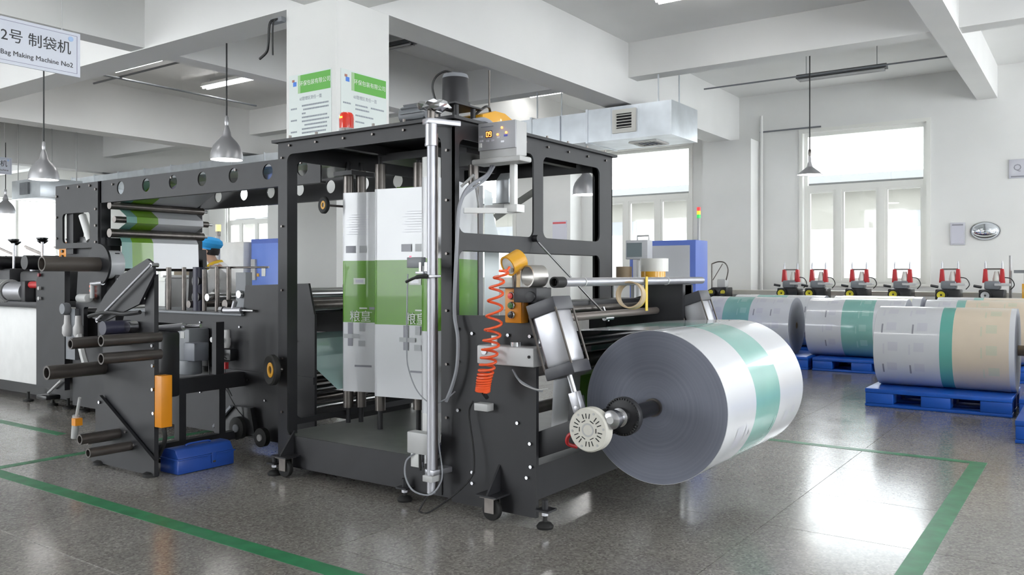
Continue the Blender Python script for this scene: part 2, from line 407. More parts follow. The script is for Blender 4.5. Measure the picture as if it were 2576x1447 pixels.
# top plate with bolts sticking up along the rim
tp = MB().prism(rect(TX0-.03, TX1+.03, TY0-.03, TY1+.03), 'z', TZ-.02, TZ-.002, [rect(TX0+.95, TX0+1.5, TY0+.35, TY1-.4)]).build('top_plate', M_black, tower)
for k in range(6): bolts([(TX0+.0, TY0+.12 + k*.25, TZ-.002)], (0,0,1), .009, tp, t=.022); bolts([(TX0-.0005, TY0+.12 + k*.25, TZ-.045)], (-1,0,0), .008, tp)
for k in range(6): bolts([(TX0+.45 + k*.26, TY0, TZ-.002)], (0,0,1), .009, tp, t=.02); bolts([(TX0+.45 + k*.26, TY0, TZ-.055)], (0,-1,0), .008, tp)
# base tray
MB().box(TX0-.008, TX0-.0005, TY0+.08, TY1-.08, .06, .256).build('base_panel', M_black, tower)
bp = MB().prism(rect(TX0+.01, TX1-.02, TY0, TY1), 'z', .238, .252, [rect(4.02, 4.30, 3.35, 3.58), rect(4.55, 4.8, 3.3, 3.5)])
bp.build('base_plate', mat('tray_enamel', (0.17, 0.178, 0.168), 0.3, var=.1), tower)
MB().box(TX1-.07, TX1-.02, TY0+.14, TY1-.02, .06, .24).box(TX0+.02, TX1-.02, TY1-.06, TY1-.01, .06, .24).build('base_rail', M_black, tower)
# big side plate that carries the unwinding arm, facing the aisle
sp = MB().prism([(2.385, .035), (2.95, .035), (2.95, 1.075), (2.535, 1.085), (2.535, 1.235), (2.385, 1.235)], 'x', TX0-.004, TX0+.02).build('side_plate', M_black, tower)
bolts([(TX0-.004, y, z) for y, z in ((2.90,1.0),(2.90,.82),(2.90,.55),(2.80,.98),(2.56,.98),(2.42,.98),(2.80,.22),(2.80,.16),(2.42,.42),(2.44,.24),(2.50,.52),(2.415,.30))], (-1,0,0), .010, sp, M_steel)
MB().prism([(2.385, .035), (2.95, .035), (2.95, 1.075), (2.385, 1.235)], 'x', 5.44, 5.46).build('far_side_plate', M_black, tower)
MB().box(TX0+.02, 5.44, 2.40, 2.50, .12, .30).build('low_crossbeam', M_black, tower)
MB().cyl((TX0+.02, 2.68, .80), (5.44, 2.68, .80), .035).cyl((TX0+.02, 2.6, .55), (5.44, 2.6, .55), .035).build('guide_roller', M_dsteel, tower)
# unwinding arms
HUBY, HUBZ = 1.90, .607
for k, (xa, nm) in enumerate(((3.66, 'unwind_arm'), (5.36, 'unwind_arm'))):
    ar = MB().bar((xa, 2.52, .36), (xa, HUBY, HUBZ), .03, .13, up=(0,.4,1)).cyl((xa-.02, HUBY, HUBZ), (xa+.02, HUBY, HUBZ), .095, n=32)
    ar.prism([(2.10,.50),(2.22,.50),(2.2,.69),(2.13,.69)], 'x', xa-.012, xa+.012)
    ao = ar.build(nm, M_black, tower, bevel=.003)
    if k == 0:
        g = MB()
        for i in range(40):
            a = 2*PI*i/40
            g.cbox((xa-.022, HUBY + .088*math.cos(a), HUBZ + .088*math.sin(a)), (.012, .008, .008))
        g.build('toothed_rim', M_blackp, ao)
        MB().lathe((xa-.02, HUBY, HUBZ), (-1,0,0), [(.001,.12),(.030,.12),(.046,.11),(.046,.075),(.034,.068),(.034,.035),(.046,.03),(.046,0)], 28).build('shaft_knob', M_steel, ao)
        MB().cyl((xa-.143, HUBY, HUBZ), (xa-.138, HUBY, HUBZ), .018, n=20).build('knob_cap', M_lgrey, ao)
        # perforated brake disc in cream plastic
        bc = Vector((xa-.15, 2.015, .55))
        dsc = MB().lathe(bc, (-1,0,0), [(.001,-.06),(.097,-.06),(.108,-.05),(.108,-.005),(.101,.004),(.001,.004)], 40).build('brake_cover', M_cream, tower)
        for i in range(24):
            a = 2*PI*i/24 + .13
            if i % 4 == 3: 
                MB().cyl(bc + Vector((-.004, .087*math.cos(a), .087*math.sin(a))), bc + Vector((-.006, .087*math.cos(a), .087*math.sin(a))), .006, n=10).build('screw', M_lgrey, dsc); continue
            u = Vector((0, math.cos(a), math.sin(a)))
            MB().bar(bc + u*.056 + Vector((-.0045,0,0)), bc + u*.080 + Vector((-.0045,0,0)), .0045, .002, up=(1,0,0)).build('vent_slot', M_hole, dsc)
        for i in range(6):
            a = 2*PI*i/6; u = Vector((0, math.cos(a), math.sin(a))); t = Vector((0, -u.z, u.y)); q = bc + u*.046 + Vector((-.0045,0,0))
            MB().bar(q - t*.011, q + t*.011, .004, .002, up=(1,0,0)).build('vent_slot', M_hole, dsc)
        MB().lathe(bc, (-1,0,0), [(.001,-.005),(.02,-.005),(.026,.005),(.032,.005),(.034,.003)], 24).build('hub_ring', M_lgrey, dsc)
        MB().cyl(bc + Vector((.06,0,0)), bc + Vector((.14,0,0)), .04).build('brake_axle', M_black, tower)
        MB().sweep(smooth_path([(xa-.1, 2.12, .52), (xa-.11, 2.15, .50), (xa-.10, 2.16, .46), (xa-.06, 2.13, .44)]), .010).build('red_air_line', M_red, tower)
# pneumatic lifting cylinders, one each side
def air_cylinder(x, nm):
    top = Vector((x, 2.275, 1.165)); bot = Vector((x, 2.15, .80)); ax = (bot - top).normalized(); sd = Vector((1,0,0)); fw = ax.cross(sd)
    M = Matrix((sd, fw, ax)).transposed()
    body = MB().obox(top.lerp(bot, .5), (.15, .15, (bot-top).length - .11), M).build(nm, M_alu, tower, bevel=.018)
    mc = mat('cap_enamel', (.055,.055,.065), .4)
    MB().obox(top + ax*.03, (.17, .17, .07), M).build('cylinder_cap', mc, body, bevel=.005); MB().obox(bot - ax*.03, (.17, .17, .06), M).build('cylinder_cap', mc, body, bevel=.005)
    for a, b in ((-1,-1),(1,-1),(1,1),(-1,1)):
        o = sd*(.081*a) + fw*(.081*b); MB().cyl(top + o + ax*.05, bot + o - ax*.05, .006, n=8).build('tie_rod', M_dsteel, body)
    MB().cyl(bot, bot + ax*.10, .016).build('piston_rod', M_steel, body)
    q = bot + ax*.09
    MB().obox(q + ax*.045, (.045, .05, .10), M).cyl(q + ax*.075 - sd*.03, q + ax*.075 + sd*.03, .014).build('clevis', M_alu, body, bevel=.004)
    MB().box(x-.07, x+.07, 2.30, 2.44, 1.16, 1.235).cyl((x-.08, 2.335, 1.19), (x+.08, 2.335, 1.19), .028).build('cylinder_mount', M_black, tower, bevel=.004)
air_cylinder(3.56, 'air_cylinder'); air_cylinder(5.40, 'air_cylinder')
MB().box(5.30, 5.46, 2.30, 2.60, .95, 1.26).build('far_bearing_block', M_black, tower, bevel=.02)
# rollers and bars running across, behind the big roll
for (y, z, r, m) in ((2.62, 1.09, .022, M_dsteel), (2.50, 1.055, .024, mat('brown_roller', (.22,.19,.175), .4, .6)), (2.46, .93, .05, M_steel), (2.46, .80, .045, M_dsteel)):
    MB().cyl((TX0+.03, y, z), (5.44, y, z), r, n=20).build('idler_roller', m, tower)
MB().box(TX0+.3, 5.3, 2.62, 2.80, 1.10, 1.14).build('cross_tray', M_black, tower, bevel=.004)
MB().cyl(at(1345, 600, y=2.93), at(1530, 800, y=2.52), .007, n=10).build('diagonal_rod', M_steel, tower)
q = at(1345, 600, y=2.93); MB().cyl(q + Vector((0,-.03,0)), q + Vector((0,.02,0)), .022).build('rod_bracket', M_black, tower)
q = at(1530, 800, y=2.50); MB().cyl(q + Vector((-.05,0,0)), q + Vector((.05,0,0)), .016).cyl(q + Vector((0,0,-.02)), q + Vector((-.03,.02,.07)), .008).build('rod_clamp', M_steel, tower)
# aluminium tube lying on the brackets
tb = MB().pipe((3.70, 2.30, 1.262), (5.62, 2.30, 1.262), .024, .018).build('steel_tube', M_alu)
tag(tb, 'long grey steel tube lying across the unwinder above the big roll', 'tube')
MB().pipe((3.655, 2.30, 1.262), (3.74, 2.30, 1.262), .029, .021).build('end_sleeve', M_rubber, tb)
for xx in (3.95, 5.02):
    MB().lathe((xx, 2.30, 1.262), (1,0,.0), [(.0245,-.003),(.027,-.003),(.027,.003),(.0245,.003)], 20).build('cable_tie', M_white, tb)
# casters and levelling feet
def caster(x, y, s=1.0):
    c = MB().cyl((x-.018, y, .058), (x+.018, y, .058), .056, n=26).build('caster', M_rubber, tower, bevel=.008)
    MB().cyl((x-.022, y, .058), (x+.022, y, .058), .015).build('caster_hub', M_lgrey, c)
    MB().box(x-.03, x-.024, y-.03, y+.03, .045, .13).box(x+.024, x+.03, y-.03, y+.03, .045, .13).box(x-.045, x+.045, y-.05, y+.05, .125, .133).build('caster_fork', M_dsteel, c)
    MB().box(x-.06, x+.07, y-.07, y+.07, .133, .142).prism([(x-.05,.142),(x+.07,.142),(x+.07,.29)], 'y', y-.006, y+.006).build('caster_bracket', M_black, c)
def foot(x, y, h=.11):
    f = MB().lathe((x, y, 0), (0,0,1), [(.001,0),(.042,0),(.045,.012),(.032,.028),(.012,.034),(.010,h),(.001,h)], 20).build('levelling_foot', M_rubber, tower)
    MB().cyl((x, y, h-.01), (x, y, h+.012), .018, n=6).build('lock_nut', M_alu, f)
    MB().box(x-.035, x+.05, y-.04, y+.04, h+.012, h+.022).cyl((x, y, h+.02), (x, y, h+.07), .016).build('foot_bracket', M_black, f)
caster(3.55, 2.62); foot(3.60, 2.32, .075); foot(3.57, 3.26, .06); caster(3.55, 4.27); foot(3.55, 4.38, .06); foot(5.4, 2.5); foot(5.42, 4.3); 
# vertical chrome rail in front of the near corner, with clamps
px_, py_ = 3.50, 3.0
rail = MB().cyl((px_, py_, .10), (px_, py_, 2.10), .0235, n=22).build('sensor_rail', mat('satin_rail', (.50,.50,.54), .42, .45), tower)
MB().box(px_+.015, px_+.022, py_-.03, py_-.018, .12, 2.08).build('rail_groove', M_dsteel, rail)
MB().cyl((px_, py_, 2.02), (px_, py_, 2.13), .034).cyl((px_, py_, 2.01), (px_, py_, 2.022), .036).build('rail_collar', M_alu, rail)
MB().bar((px_-.03, py_+.02, 2.145), (px_+.16, py_-.06, 2.145), .075, .032).build('top_clamp', M_alu, rail, bevel=.006)
MB().cyl((px_, py_, 2.16), (px_, py_, 2.205), .022).build('clamp_screw', M_dsteel, rail)
MB().bar((px_-.02, py_, .215), (px_+.13, py_-.02, .215), .07, .03).build('bottom_clamp', M_alu, rail, bevel=.004)
MB().box(px_-.035, px_+.035, py_-.035, py_+.035, .165, .20).build('clamp_block', M_lgrey, rail, bevel=.004)
sb = MB().box(px_-.03, px_+.03, py_-.045, py_+.055, 1.285, 1.30).box(px_-.02, px_+.02, py_+.04, py_+.10, 1.305, 1.32).build('sensor_clamp', M_alu, rail, bevel=.003)
MB().box(px_+.02, px_+.06, py_+.09, py_+.20, 1.34, 1.40).build('photo_sensor', M_grey, sb, bevel=.004)
MB().box(px_+.0, px_+.02, py_+.03, py_+.05, 1.32, 1.37).box(px_+.0, px_+.02, py_+.075, py_+.09, 1.32, 1.37).cyl((px_+.01, py_+.06, 1.30), (px_+.01, py_+.06, 1.35), .012, n=8).build('sensor_bracket', M_steel, sb)
MB().sweep(smooth_path([(px_-.03, py_+.0, 1.292), (px_-.05, py_+.06, 1.288), (px_-.05, py_+.14, 1.262)]), [.012]*7+[.008]*6).build('clamp_lever', M_rubber, sb)
MB().cyl((px_+.04, py_+.19, 1.401), (px_+.04, py_+.19, 1.409), .006, n=8).build('sensor_led', mat('red_led', (.8,.02,.03), .3, emit=(1,.05,.08), estr=3), sb)
# crumpled foil on top of the rail
foil = MB(); rnd = random.Random(3); R = []
for j in range(7):
    row = []
    for i in range(18):
        a = 2*PI*i/18; rr = [.001,.05,.075,.085,.07,.04,.001][j]*(1+rnd.uniform(-.16,.16)); h = [0,0,.01,.028,.045,.05,.052][j] + rnd.uniform(-.007,.007)
        row.append((px_+.01+rr*math.cos(a)*1.1, py_-.01+rr*math.sin(a)*1.1, 2.205+h))
    R += row
foil._add(R, [(j*18+i, j*18+(i+1)%18, (j+1)*18+(i+1)%18, (j+1)*18+i) for j in range(6) for i in range(18)])
tag(foil.build('foil_wrap', mat('crumpled_foil', (.78,.79,.82), .18, 1.0), smooth=0), 'crumpled silver foil wrapped over the top of the sensor rail', 'foil')
# motors on the top plate
mx, my = 3.86, 3.12
MB().box(mx-.13, mx+.14, my-.1, my+.1, 2.29, 2.30).build('motor_plate', M_black, tower)
for a, b in ((-.08,-.07),(.08,-.07),(.08,.07),(-.08,.07)): MB().cyl((mx+a, my+b, TZ-.002), (mx+a, my+b, 2.29), .016).build('motor_post', M_black, tower)
mo = MB().lathe((mx, my, 2.30), (0,0,1), [(.001,0),(.085,0),(.088,.01),(.088,.022),(.079,.024),(.079,.165),(.075,.172),(.072,.186),(.001,.188)], 36).build('servo_motor', M_black, tower)
MB().lathe((mx, my, 2.464), (0,0,1), [(.0795,0),(.077,.012),(.072,.024),(.03,.027),(.001,.027)], 36).build('motor_cap', M_grey, mo)
MB().sweep(smooth_path([(mx, my, 2.49), (mx-.03, my+.05, 2.512), (mx-.06, my+.10, 2.48), (mx-.07, my+.12, 2.42), (mx-.06, my+.105, 2.34), (mx-.04, my+.09, 2.28)]), .007).build('motor_cable', M_bwire, mo)
gm = MB().cyl((3.70, 3.18, 2.245), (3.70, 3.38, 2.245), .055, n=24).build('gear_motor', M_grey, tower)
for k in range(12):
    a = 2*PI*k/12; MB().bar((3.70+.06*math.cos(a), 3.19, 2.245+.06*math.sin(a)), (3.70+.06*math.cos(a), 3.36, 2.245+.06*math.sin(a)), .004, .018, up=(math.cos(a),0,math.sin(a))).build('cooling_fin', M_grey, gm)
MB().box(3.64, 3.76, 3.2, 3.36, TZ-.002, 2.20).build('motor_foot', M_dsteel, gm)
yb = MB().prism([(3.97, TZ-.002), (4.42, TZ-.002), (4.42, 2.225), (4.20, 2.30), (4.10, 2.30), (3.97, 2.26)], 'y', 3.0, 3.2).build('junction_box', M_yellow, tower, bevel=.004)
MB().sweep(smooth_path([(3.92, 3.08, 2.20), (3.97, 3.06, 2.26), (4.03, 3.03, 2.315), (4.10, 3.05, 2.325), (4.14, 3.07, 2.30)]), .008).build('box_cable', M_bwire, yb)
MB().sweep(smooth_path([(3.86, 2.99, 2.2), (3.93, 2.96, 2.215), (4.0, 2.96, 2.2), (4.04, 2.95, 2.16)]), .016).build('conduit_bend', M_wire, tower)
# rotating red beacon on the rim
bx_, by_ = 3.67, 3.84
bc = MB().lathe((bx_, by_, TZ-.002), (0,0,1), [(.001,0),(.048,0),(.048,.02),(.044,.028)], 28).build('beacon', M_lgrey, None); 
tag(bc, 'red warning beacon standing on the front rim of the black tower', 'beacon')
MB().lathe((bx_, by_, TZ+.025), (0,0,1), [(.045,0),(.046,.06),(.043,.085),(.034,.097),(.001,.10)], 28).build('beacon_dome', mat('red_dome', (.70,.03,.015), .12, coat=.6, emit=(1,.05,.01), estr=.04), bc)
MB().cbox((bx_-.047, by_+.0, TZ+.09), (.004, .022, .012)).build('beacon_reflector', mat('lit_amber', (1,.25,.02), .3, emit=(1,.3,.03), estr=1.5), bc)
# ================================================================ the big printed roll and its web
def roll_side_mat(name, col):
    m = bpy.data.materials.new(name); m.use_nodes = True; nt = m.node_tree; p = nt.nodes['Principled BSDF']; N = nt.nodes.new; L = nt.links.new
    tc = N('ShaderNodeTexCoord'); ln = N('ShaderNodeVectorMath'); ln.operation = 'MULTIPLY'; ln.inputs[1].default_value = (0, 1, 1)
    l2 = N('ShaderNodeVectorMath'); l2.operation = 'LENGTH'; L(tc.outputs['Object'], ln.inputs[0]); L(ln.outputs[0], l2.inputs[0])
    n = N('ShaderNodeTexNoise'); n.noise_dimensions = '1D'; n.inputs['Scale'].default_value = 70; n.inputs['Detail'].default_value = 4; L(l2.outputs['Value'], n.inputs['W'])
    n2 = N('ShaderNodeTexNoise'); n2.inputs['Scale'].default_value = 3.0; n2.inputs['Detail'].default_value = 5; L(tc.outputs['Object'], n2.inputs['Vector'])
    a = N('ShaderNodeMath'); a.operation = 'ADD'; L(n.outputs['Fac'], a.inputs[0]); L(n2.outputs['Fac'], a.inputs[1])
    mr = N('ShaderNodeMapRange'); mr.inputs['From Min'].default_value = .7; mr.inputs['From Max'].default_value = 1.3; mr.inputs['To Min'].default_value = .91; mr.inputs['To Max'].default_value = 1.09
    L(a.outputs[0], mr.inputs['Value'])
    s = N('ShaderNodeVectorMath'); s.operation = 'SCALE'; s.inputs[0].default_value = col; L(mr.outputs[0], s.inputs['Scale']); L(s.outputs[0], p.inputs['Base Color'])
    p.inputs['Roughness'].default_value = .45
    return m
M_side = roll_side_mat('wound_film_edge', (0.185, 0.195, 0.25))
def patch(mb, axis, c, r, u0, u1, a0, a1, n=8, t=.0012):
    """curved patch on a cylinder around axis 'x' or 'y' at c=(other, z)"""
    V = []; fs = []
    for i in range(n+1):
        a = a0 + (a1-a0)*i/n
        for u in (u0, u1):
            q, z = c[0] + (r+t)*math.cos(a), c[1] + (r+t)*math.sin(a)
            V.append((u, q, z) if axis == 'x' else (q, u, z))
    for i in range(n): fs.append((2*i, 2*i+1, 2*i+3, 2*i+2))
    mb._add(V, fs); return mb
RX0, RX1, RR = 4.0, 5.284, .402
roll = thing('film_roll', (RX0, HUBY, HUBZ-RR), 'big white roll of printed film with one teal stripe hung on the black unwinder', 'roll')
for x0, x1, m, lb in ((RX0, 4.42, M_filmw, 'white'), (4.42, 4.83, M_teal, 'teal'), (4.83, RX1, M_filmw, 'white')):
    MB().pipe((x0, HUBY, HUBZ), (x1, HUBY, HUBZ), RR, RR-.02, n=96).build('wound_film', m, roll)
core = MB().pipe((RX0-.002, HUBY, HUBZ), (RX1+.002, HUBY, HUBZ), RR-.0025, .045, n=96).build('roll_core_side', M_side, roll, origin=(RX0, HUBY, HUBZ))
MB().pipe((RX0-.02, HUBY, HUBZ), (RX1+.02, HUBY, HUBZ), .048, .036, n=28).build('paper_core', M_dsteel, roll)
sh = MB().cyl((3.68, HUBY, HUBZ), (RX0+.1, HUBY, HUBZ), .040, n=24).build('roll_shaft', M_blackp, tower)
MB().cyl((RX1-.05, HUBY, HUBZ), (5.36, HUBY, HUBZ), .034, n=24).build('roll_shaft', M_blackp, tower)
rnd = random.Random(11)
for k in range(4):
    a = -2.6 + k*.62 - .3
    for (u0, u1, da, m) in ((4.17, 4.27, .30, M_lilac), (4.30, 4.325, .22, M_print if k == 9 else M_lilac), (4.97, 5.05, .2, M_lilac), (5.10, 5.16, .12, M_lilac)):
        patch(MB(), 'x', (HUBY, HUBZ), RR, u0, u1, a + rnd.uniform(-.05,.05), a + da, 8).build('print_block', m, roll)
    patch(MB(), 'x', (HUBY, HUBZ), RR, 4.36, 4.368, a+.1, a+.17, 4).build('print_mark', M_print, roll)
    patch(MB(), 'x', (HUBY, HUBZ), RR, 4.78, 4.80, a+.05, a+.3, 6).build('print_mark', mat('pale_teal_print', (.29,.53,.48), .3, coat=.4), roll)
# thin overhanging clear edge of the outermost wrap, lit along the underside
# web running from the roll over the idler rollers
def strip(mb, path, x0, x1, t=.0008):
    for (a, b) in zip(path[:-1], path[1:]):
        n = Vector((0, -(b[1]-a[1]), b[0]-a[0])).normalized()*t
        A, B = Vector((0, a[0], a[1])), Vector((0, b[0], b[1])); X0, X1 = Vector((x0,0,0)), Vector((x1,0,0))
        mb._add([A+X0, A+X1, B+X1, B+X0, A+X0+n, A+X1+n, B+X1+n, B+X0+n], [(0,1,2,3),(4,7,6,5),(0,4,5,1),(1,5,6,2),(2,6,7,3),(3,7,4,0)])
    return mb
web = thing('film_web', (4.64, 2.4, .5), 'flat white and teal web of film pulled off the big roll', 'film')
wp = [(1.90, 1.0095), (2.10, 1.003), (2.30, .994), (2.44, .9835), (2.49, .975), (2.508, .95), (2.512, .90), (2.515, .84)]
for x0, x1, m in ((RX0, 4.42, M_filmw), (4.42, 4.83, M_teal), (4.83, RX1, M_filmw)): strip(MB(), wp, x0, x1).build('web_stripe', m, web)
for x0, x1, m in ((RX0, 4.3, M_filmw), (4.3, 4.55, M_filmg), (4.55, RX1, M_filmw)): strip(MB(), [(2.40, .752), (2.43, .746), (2.52, .70), (2.54, .35)], x0, x1).build('web_stripe', m, web)
# ================================================================ the web standing upright between the vertical rollers of the tower
ZB, ZG0, ZG1, ZT = .48, .967, 1.40, 1.88
film = thing('upright_film', (4.15, 3.8, .45), 'upright white and green printed film threaded around vertical rollers inside the tower', 'film')
def panel(path, bands, parent=film, t=.0008):
    """vertical sheet along a plan path; bands = [(z0,z1,mat)]"""
    P = [Vector((a, b, 0)) for a, b in path]; first = None
    for z0, z1, m in bands:
        mb = MB(); V = []; fs = []
        for q in P: V += [q + Vector((0,0,z0)), q + Vector((0,0,z1))]
        for i in range(len(P)-1): fs.append((2*i, 2*i+2, 2*i+3, 2*i+1))
        n = len(V); nn = Vector((P[-1].y-P[0].y, -(P[-1].x-P[0].x), 0)).normalized()*t
        V2 = V + [q - nn for q in V]; fs2 = fs + [tuple(n+i for i in reversed(f)) for f in fs]
        mb._add(V2, fs2); o = mb.build('film_panel', m, parent, smooth=50); first = first or o
    return first
WGW = [(ZB, ZG0, M_filmw), (ZG0, ZG1, M_filmg), (ZG1, ZT, M_filmw)]
def round_roller(c, r, a0, a1, n=7): return [(c[0] + r*math.cos(a0+(a1-a0)*i/n), c[1] + r*math.sin(a0+(a1-a0)*i/n)) for i in range(n+1)]
RA, RB, RC, RD = (4.18, 4.355), (4.125, 3.99), (4.21, 3.72), (3.80, 3.255)
rr_ = .038
p1 = round_roller(RA, rr_, 1.4, 3.3) + [(4.20, 4.16), (4.25, 3.98), (4.27, 3.90)]
p2 = [(4.24, 4.10), (4.17, 4.035)] + round_roller(RB, rr_, 2.2, 3.35) + [(4.12, 3.80), (4.15, 3.60), (4.16, 3.40), (4.10, 3.34)]
p3 = [(4.02, 3.40), (3.90, 3.31)] + round_roller(RD, .058, 2.0, 5.0) + [(4.05, 3.24), (4.30, 3.34), (4.46, 3.41)]
panel(p1, WGW); panel(p2, WGW); panel(p3, WGW)
MB().prism([(0,0)]*0 or [(4.465, ZB), (4.63, ZB), (4.63, 1.55), (4.56, 1.72), (4.55, ZT-.02), (4.465, ZT)], 'y', 3.36, 3.361).build('film_panel', mat('plain_film', (.66,.72,.74), .25, coat=.4), film, smooth=0)
panel([(4.62, 4.30), (4.70, 4.12)], [(.42, 1.96, M_filmg)])
panel([(4.70, 4.12), (4.9, 3.7)], [(.42, 1.96, M_filmw)])
# vertical rollers with their journals
for k, (c, z0, z1, zt) in enumerate(((RA, .36, 2.02, 2.07), (RB, .38, 2.05, 2.07), (RC, .40, 2.05, 2.07), (RD, .30, 2.0, 2.07), ((4.25, 4.30), .36, 2.04, 2.07), ((4.45, 3.44), .4, 2.04, 2.07))):
    r = .036 if k != 3 else .055
    ro = MB().cyl((c[0], c[1], z0), (c[0], c[1], z1), r, n=24).build('vertical_roller', M_dsteel if k != 3 else M_white, tower)
    MB().cyl((c[0], c[1], .25), (c[0], c[1], z0), .017, n=14).build('roller_journal', M_black, ro)
    MB().cyl((c[0], c[1], z1), (c[0], c[1], 2.10), .017, n=14).build('roller_journal', M_black, ro)
MB().box(3.70, 3.88, 3.16, 3.36, .256, .30).build('roller_block', mat('dark_blue_block', (.03,.03,.06), .4), tower, bevel=.006)
MB().box(4.10, 4.32, 4.24, 4.42, 2.00, 2.03).build('roller_bracket', M_black, tower)
# printing on the film: a hand's breadth proud of nothing, flat ink
def ink(u0, u1, z0, z1, seg, m, nm='film_print', off=.0022):
    (ax, ay), (bx, by) = seg; A, B = Vector((ax, ay, 0)), Vector((bx, by, 0)); d = (B-A); n = Vector((-d.y, d.x, 0)).normalized()
    if n.x > 0: n = -n
    L_ = d.length; d.normalize(); P = lambda u, z: A + d*(u*L_) + n*off + Vector((0,0,z))
    return MB().quad(P(u0,z0), P(u1,z0), P(u1,z1), P(u0,z1)).build(nm, m, film, smooth=0)
S1 = (p1[7], p1[9]); S1b = (p1[9], p1[10]); S2 = (p2[10], p2[12]); S2b = (p2[12], p2[13])
M_pw = mat('white_ink', (.72,.75,.70), .35)
def film_text(body, size, seg, u, z, m):
    (ax, ay), (bx, by) = seg; A, B = Vector((ax, ay, 0)), Vector((bx, by, 0)); d = (B-A); n = Vector((-d.y, d.x, 0)).normalized()
    if n.x > 0: n = -n
    text('film_lettering', body, size, A + d*u + n*.003 + Vector((0,0,z)), d, (0,0,1), m, film)
for seg, w in ((S1, 1), (S2, 1)):
    ink(.18, .42, 1.235, 1.278, seg, M_pw, 'barcode'); ink(.22, .38, 1.245, 1.268, seg, M_lilac, 'barcode', .003)
    ink(.30, .46, 1.062, 1.072, seg, M_pw); ink(.50, .62, 1.058, 1.076, seg, M_print)
    ink(.26, .56, 1.035, 1.043, seg, mat('pale_green_ink', (.35,.52,.25), .35))
    film_text('粮皇', .085, seg, .32, 1.005, M_pw)
    ink(.02, .22, 1.455, 1.505, seg, M_print); ink(.30, .44, 1.455, 1.505, seg, mat('mid_grey_print', (.40,.41,.43), .3))
    ink(.06, .16, .80, .965, seg, M_print); ink(-.02, .30, .855, .885, seg, mat('mid_grey_print', (.4,.41,.43), .3), off=.003)
    ink(.30, .40, .905, .963, seg, mat('mid_grey_print', (.4,.41,.43), .3)); ink(.28, .42, .80, .84, seg, mat('mid_grey_print', (.4,.41,.43), .3))
    for k in range(9): ink(.04 + .05*(k % 3), .5 - .07*(k % 2), 1.585 + k*.017, 1.588 + k*.017, seg, M_lilac)
    ink(.20, .55, .655, .668, seg, M_print)
film_text('米', .085, S2b, .55, 1.008, M_pw); 
for k in range(7): ink(.55, .95 - .1*(k % 2), 1.63 + k*.02, 1.634 + k*.02, S2b, M_print)
ink(.50, .60, 1.535, 1.56, S2b, M_print); ink(.66, .74, 1.535, 1.56, S2b, M_print)
ink(.52, .66, 1.24, 1.255, S2b, M_print); ink(.5, .95, 1.50, 1.532, S2b, M_pw)
ink(.72, .98, .86, .885, S2b, M_print); ink(.8, .98, .79, .84, S2b, mat('mid_grey_print', (.4,.41,.43), .3))
ink(.30, .42, .755, .775, S2b, mat('pale_green_ink', (.35,.52,.25), .35)); ink(.28, .42, .715, .73, S2b, mat('orange_ink', (.75,.25,.08), .4)); ink(.3, .42, .68, .70, S2b, mat('tan_ink', (.62,.55,.42), .4))
S4 = (p3[-2], p3[-1]); ink(.45, .7, 1.24, 1.255, S4, M_print)
# yellow-hubbed guide discs on thin axles beside the web
def guide_disc(c, tilt, nm, s=1.0):
    d = thing('guide_wheel', c, nm, 'wheel'); a = Vector((-1, tilt, 0)).normalized(); c = Vector(c)
    MB().lathe(c, a, [(r*s,h*s) for r,h in ((.026,-.012),(.055,-.014),(.061,-.008),(.061,.008),(.055,.014),(.030,.006),(.026,.006),(.026,-.012))], 36).build('rubber_tyre', M_rubber, d)
    MB().lathe(c, a, [(r*s,h*s) for r,h in ((.016,-.012),(.030,-.012),(.030,.009),(.016,.009),(.016,-.012))], 28).build('yellow_hub', M_yellow, d)
    MB().lathe(c, a, [(r*s,h*s) for r,h in ((.001,-.01),(.016,-.01),(.016,.004),(.001,.004))], 20).build('hub_core', M_dsteel, d)
    return d
# ================================================================ fittings on the near side of the unwinder
# control box with the two-digit display
cb = thing('speed_controller', (3.85, 2.78, 1.95), 'grey control box with a lit red 09 display beside the near tower post', 'control box')
X0_, Y0_, Y1_ = 3.80, 2.645, 2.905
MB().prism([(X0_+.012, 1.965), (X0_+.115, 1.975), (X0_+.115, 2.165), (X0_+.012, 2.165)], 'y', Y0_, Y1_).build('housing', M_lgrey, cb, bevel=.004)
fp = MB().box(X0_, X0_+.012, Y0_, Y1_, 2.01, 2.165).build('front_panel', mat('panel_grey', (.42,.42,.45), .4), cb, bevel=.003)
MB().box(X0_-.002, X0_, 2.805, 2.85, 2.08, 2.118).build('display_window', mat('display_black', (.05,.004,.004), .2), fp)
# seven-segment digits 0 and 9, built as bars
M_seg = mat('lit_segment', (1,.2,.05), .4, emit=(1,.26,.05), estr=2.6)
def digit(y, z, segs, w=.013, h=.013):
    S = {'a': ((0,2),(1,2)), 'b': ((1,2),(1,1)), 'c': ((1,1),(1,0)), 'd': ((0,0),(1,0)), 'e': ((0,1),(0,0)), 'f': ((0,2),(0,1)), 'g': ((0,1),(1,1))}
    for s_ in segs:
        (a, b), (c, d) = S[s_]; p = Vector((X0_-.003, y - a*w, z + b*h)); q = Vector((X0_-.003, y - c*w, z + d*h))
        MB().bar(p, q, .0035, .002, up=(1,0,0)).build('lit_segment', M_seg, fp)
digit(2.844, 2.086, 'abcdef'); digit(2.823, 2.086, 'abcdfg')
for (y, z) in ((2.735, 2.128), (2.765, 2.092), (2.705, 2.098)): MB().cyl((X0_-.001, y, z), (X0_-.006, y, z), .006, n=12).build('indicator_lamp', M_seg, fp)
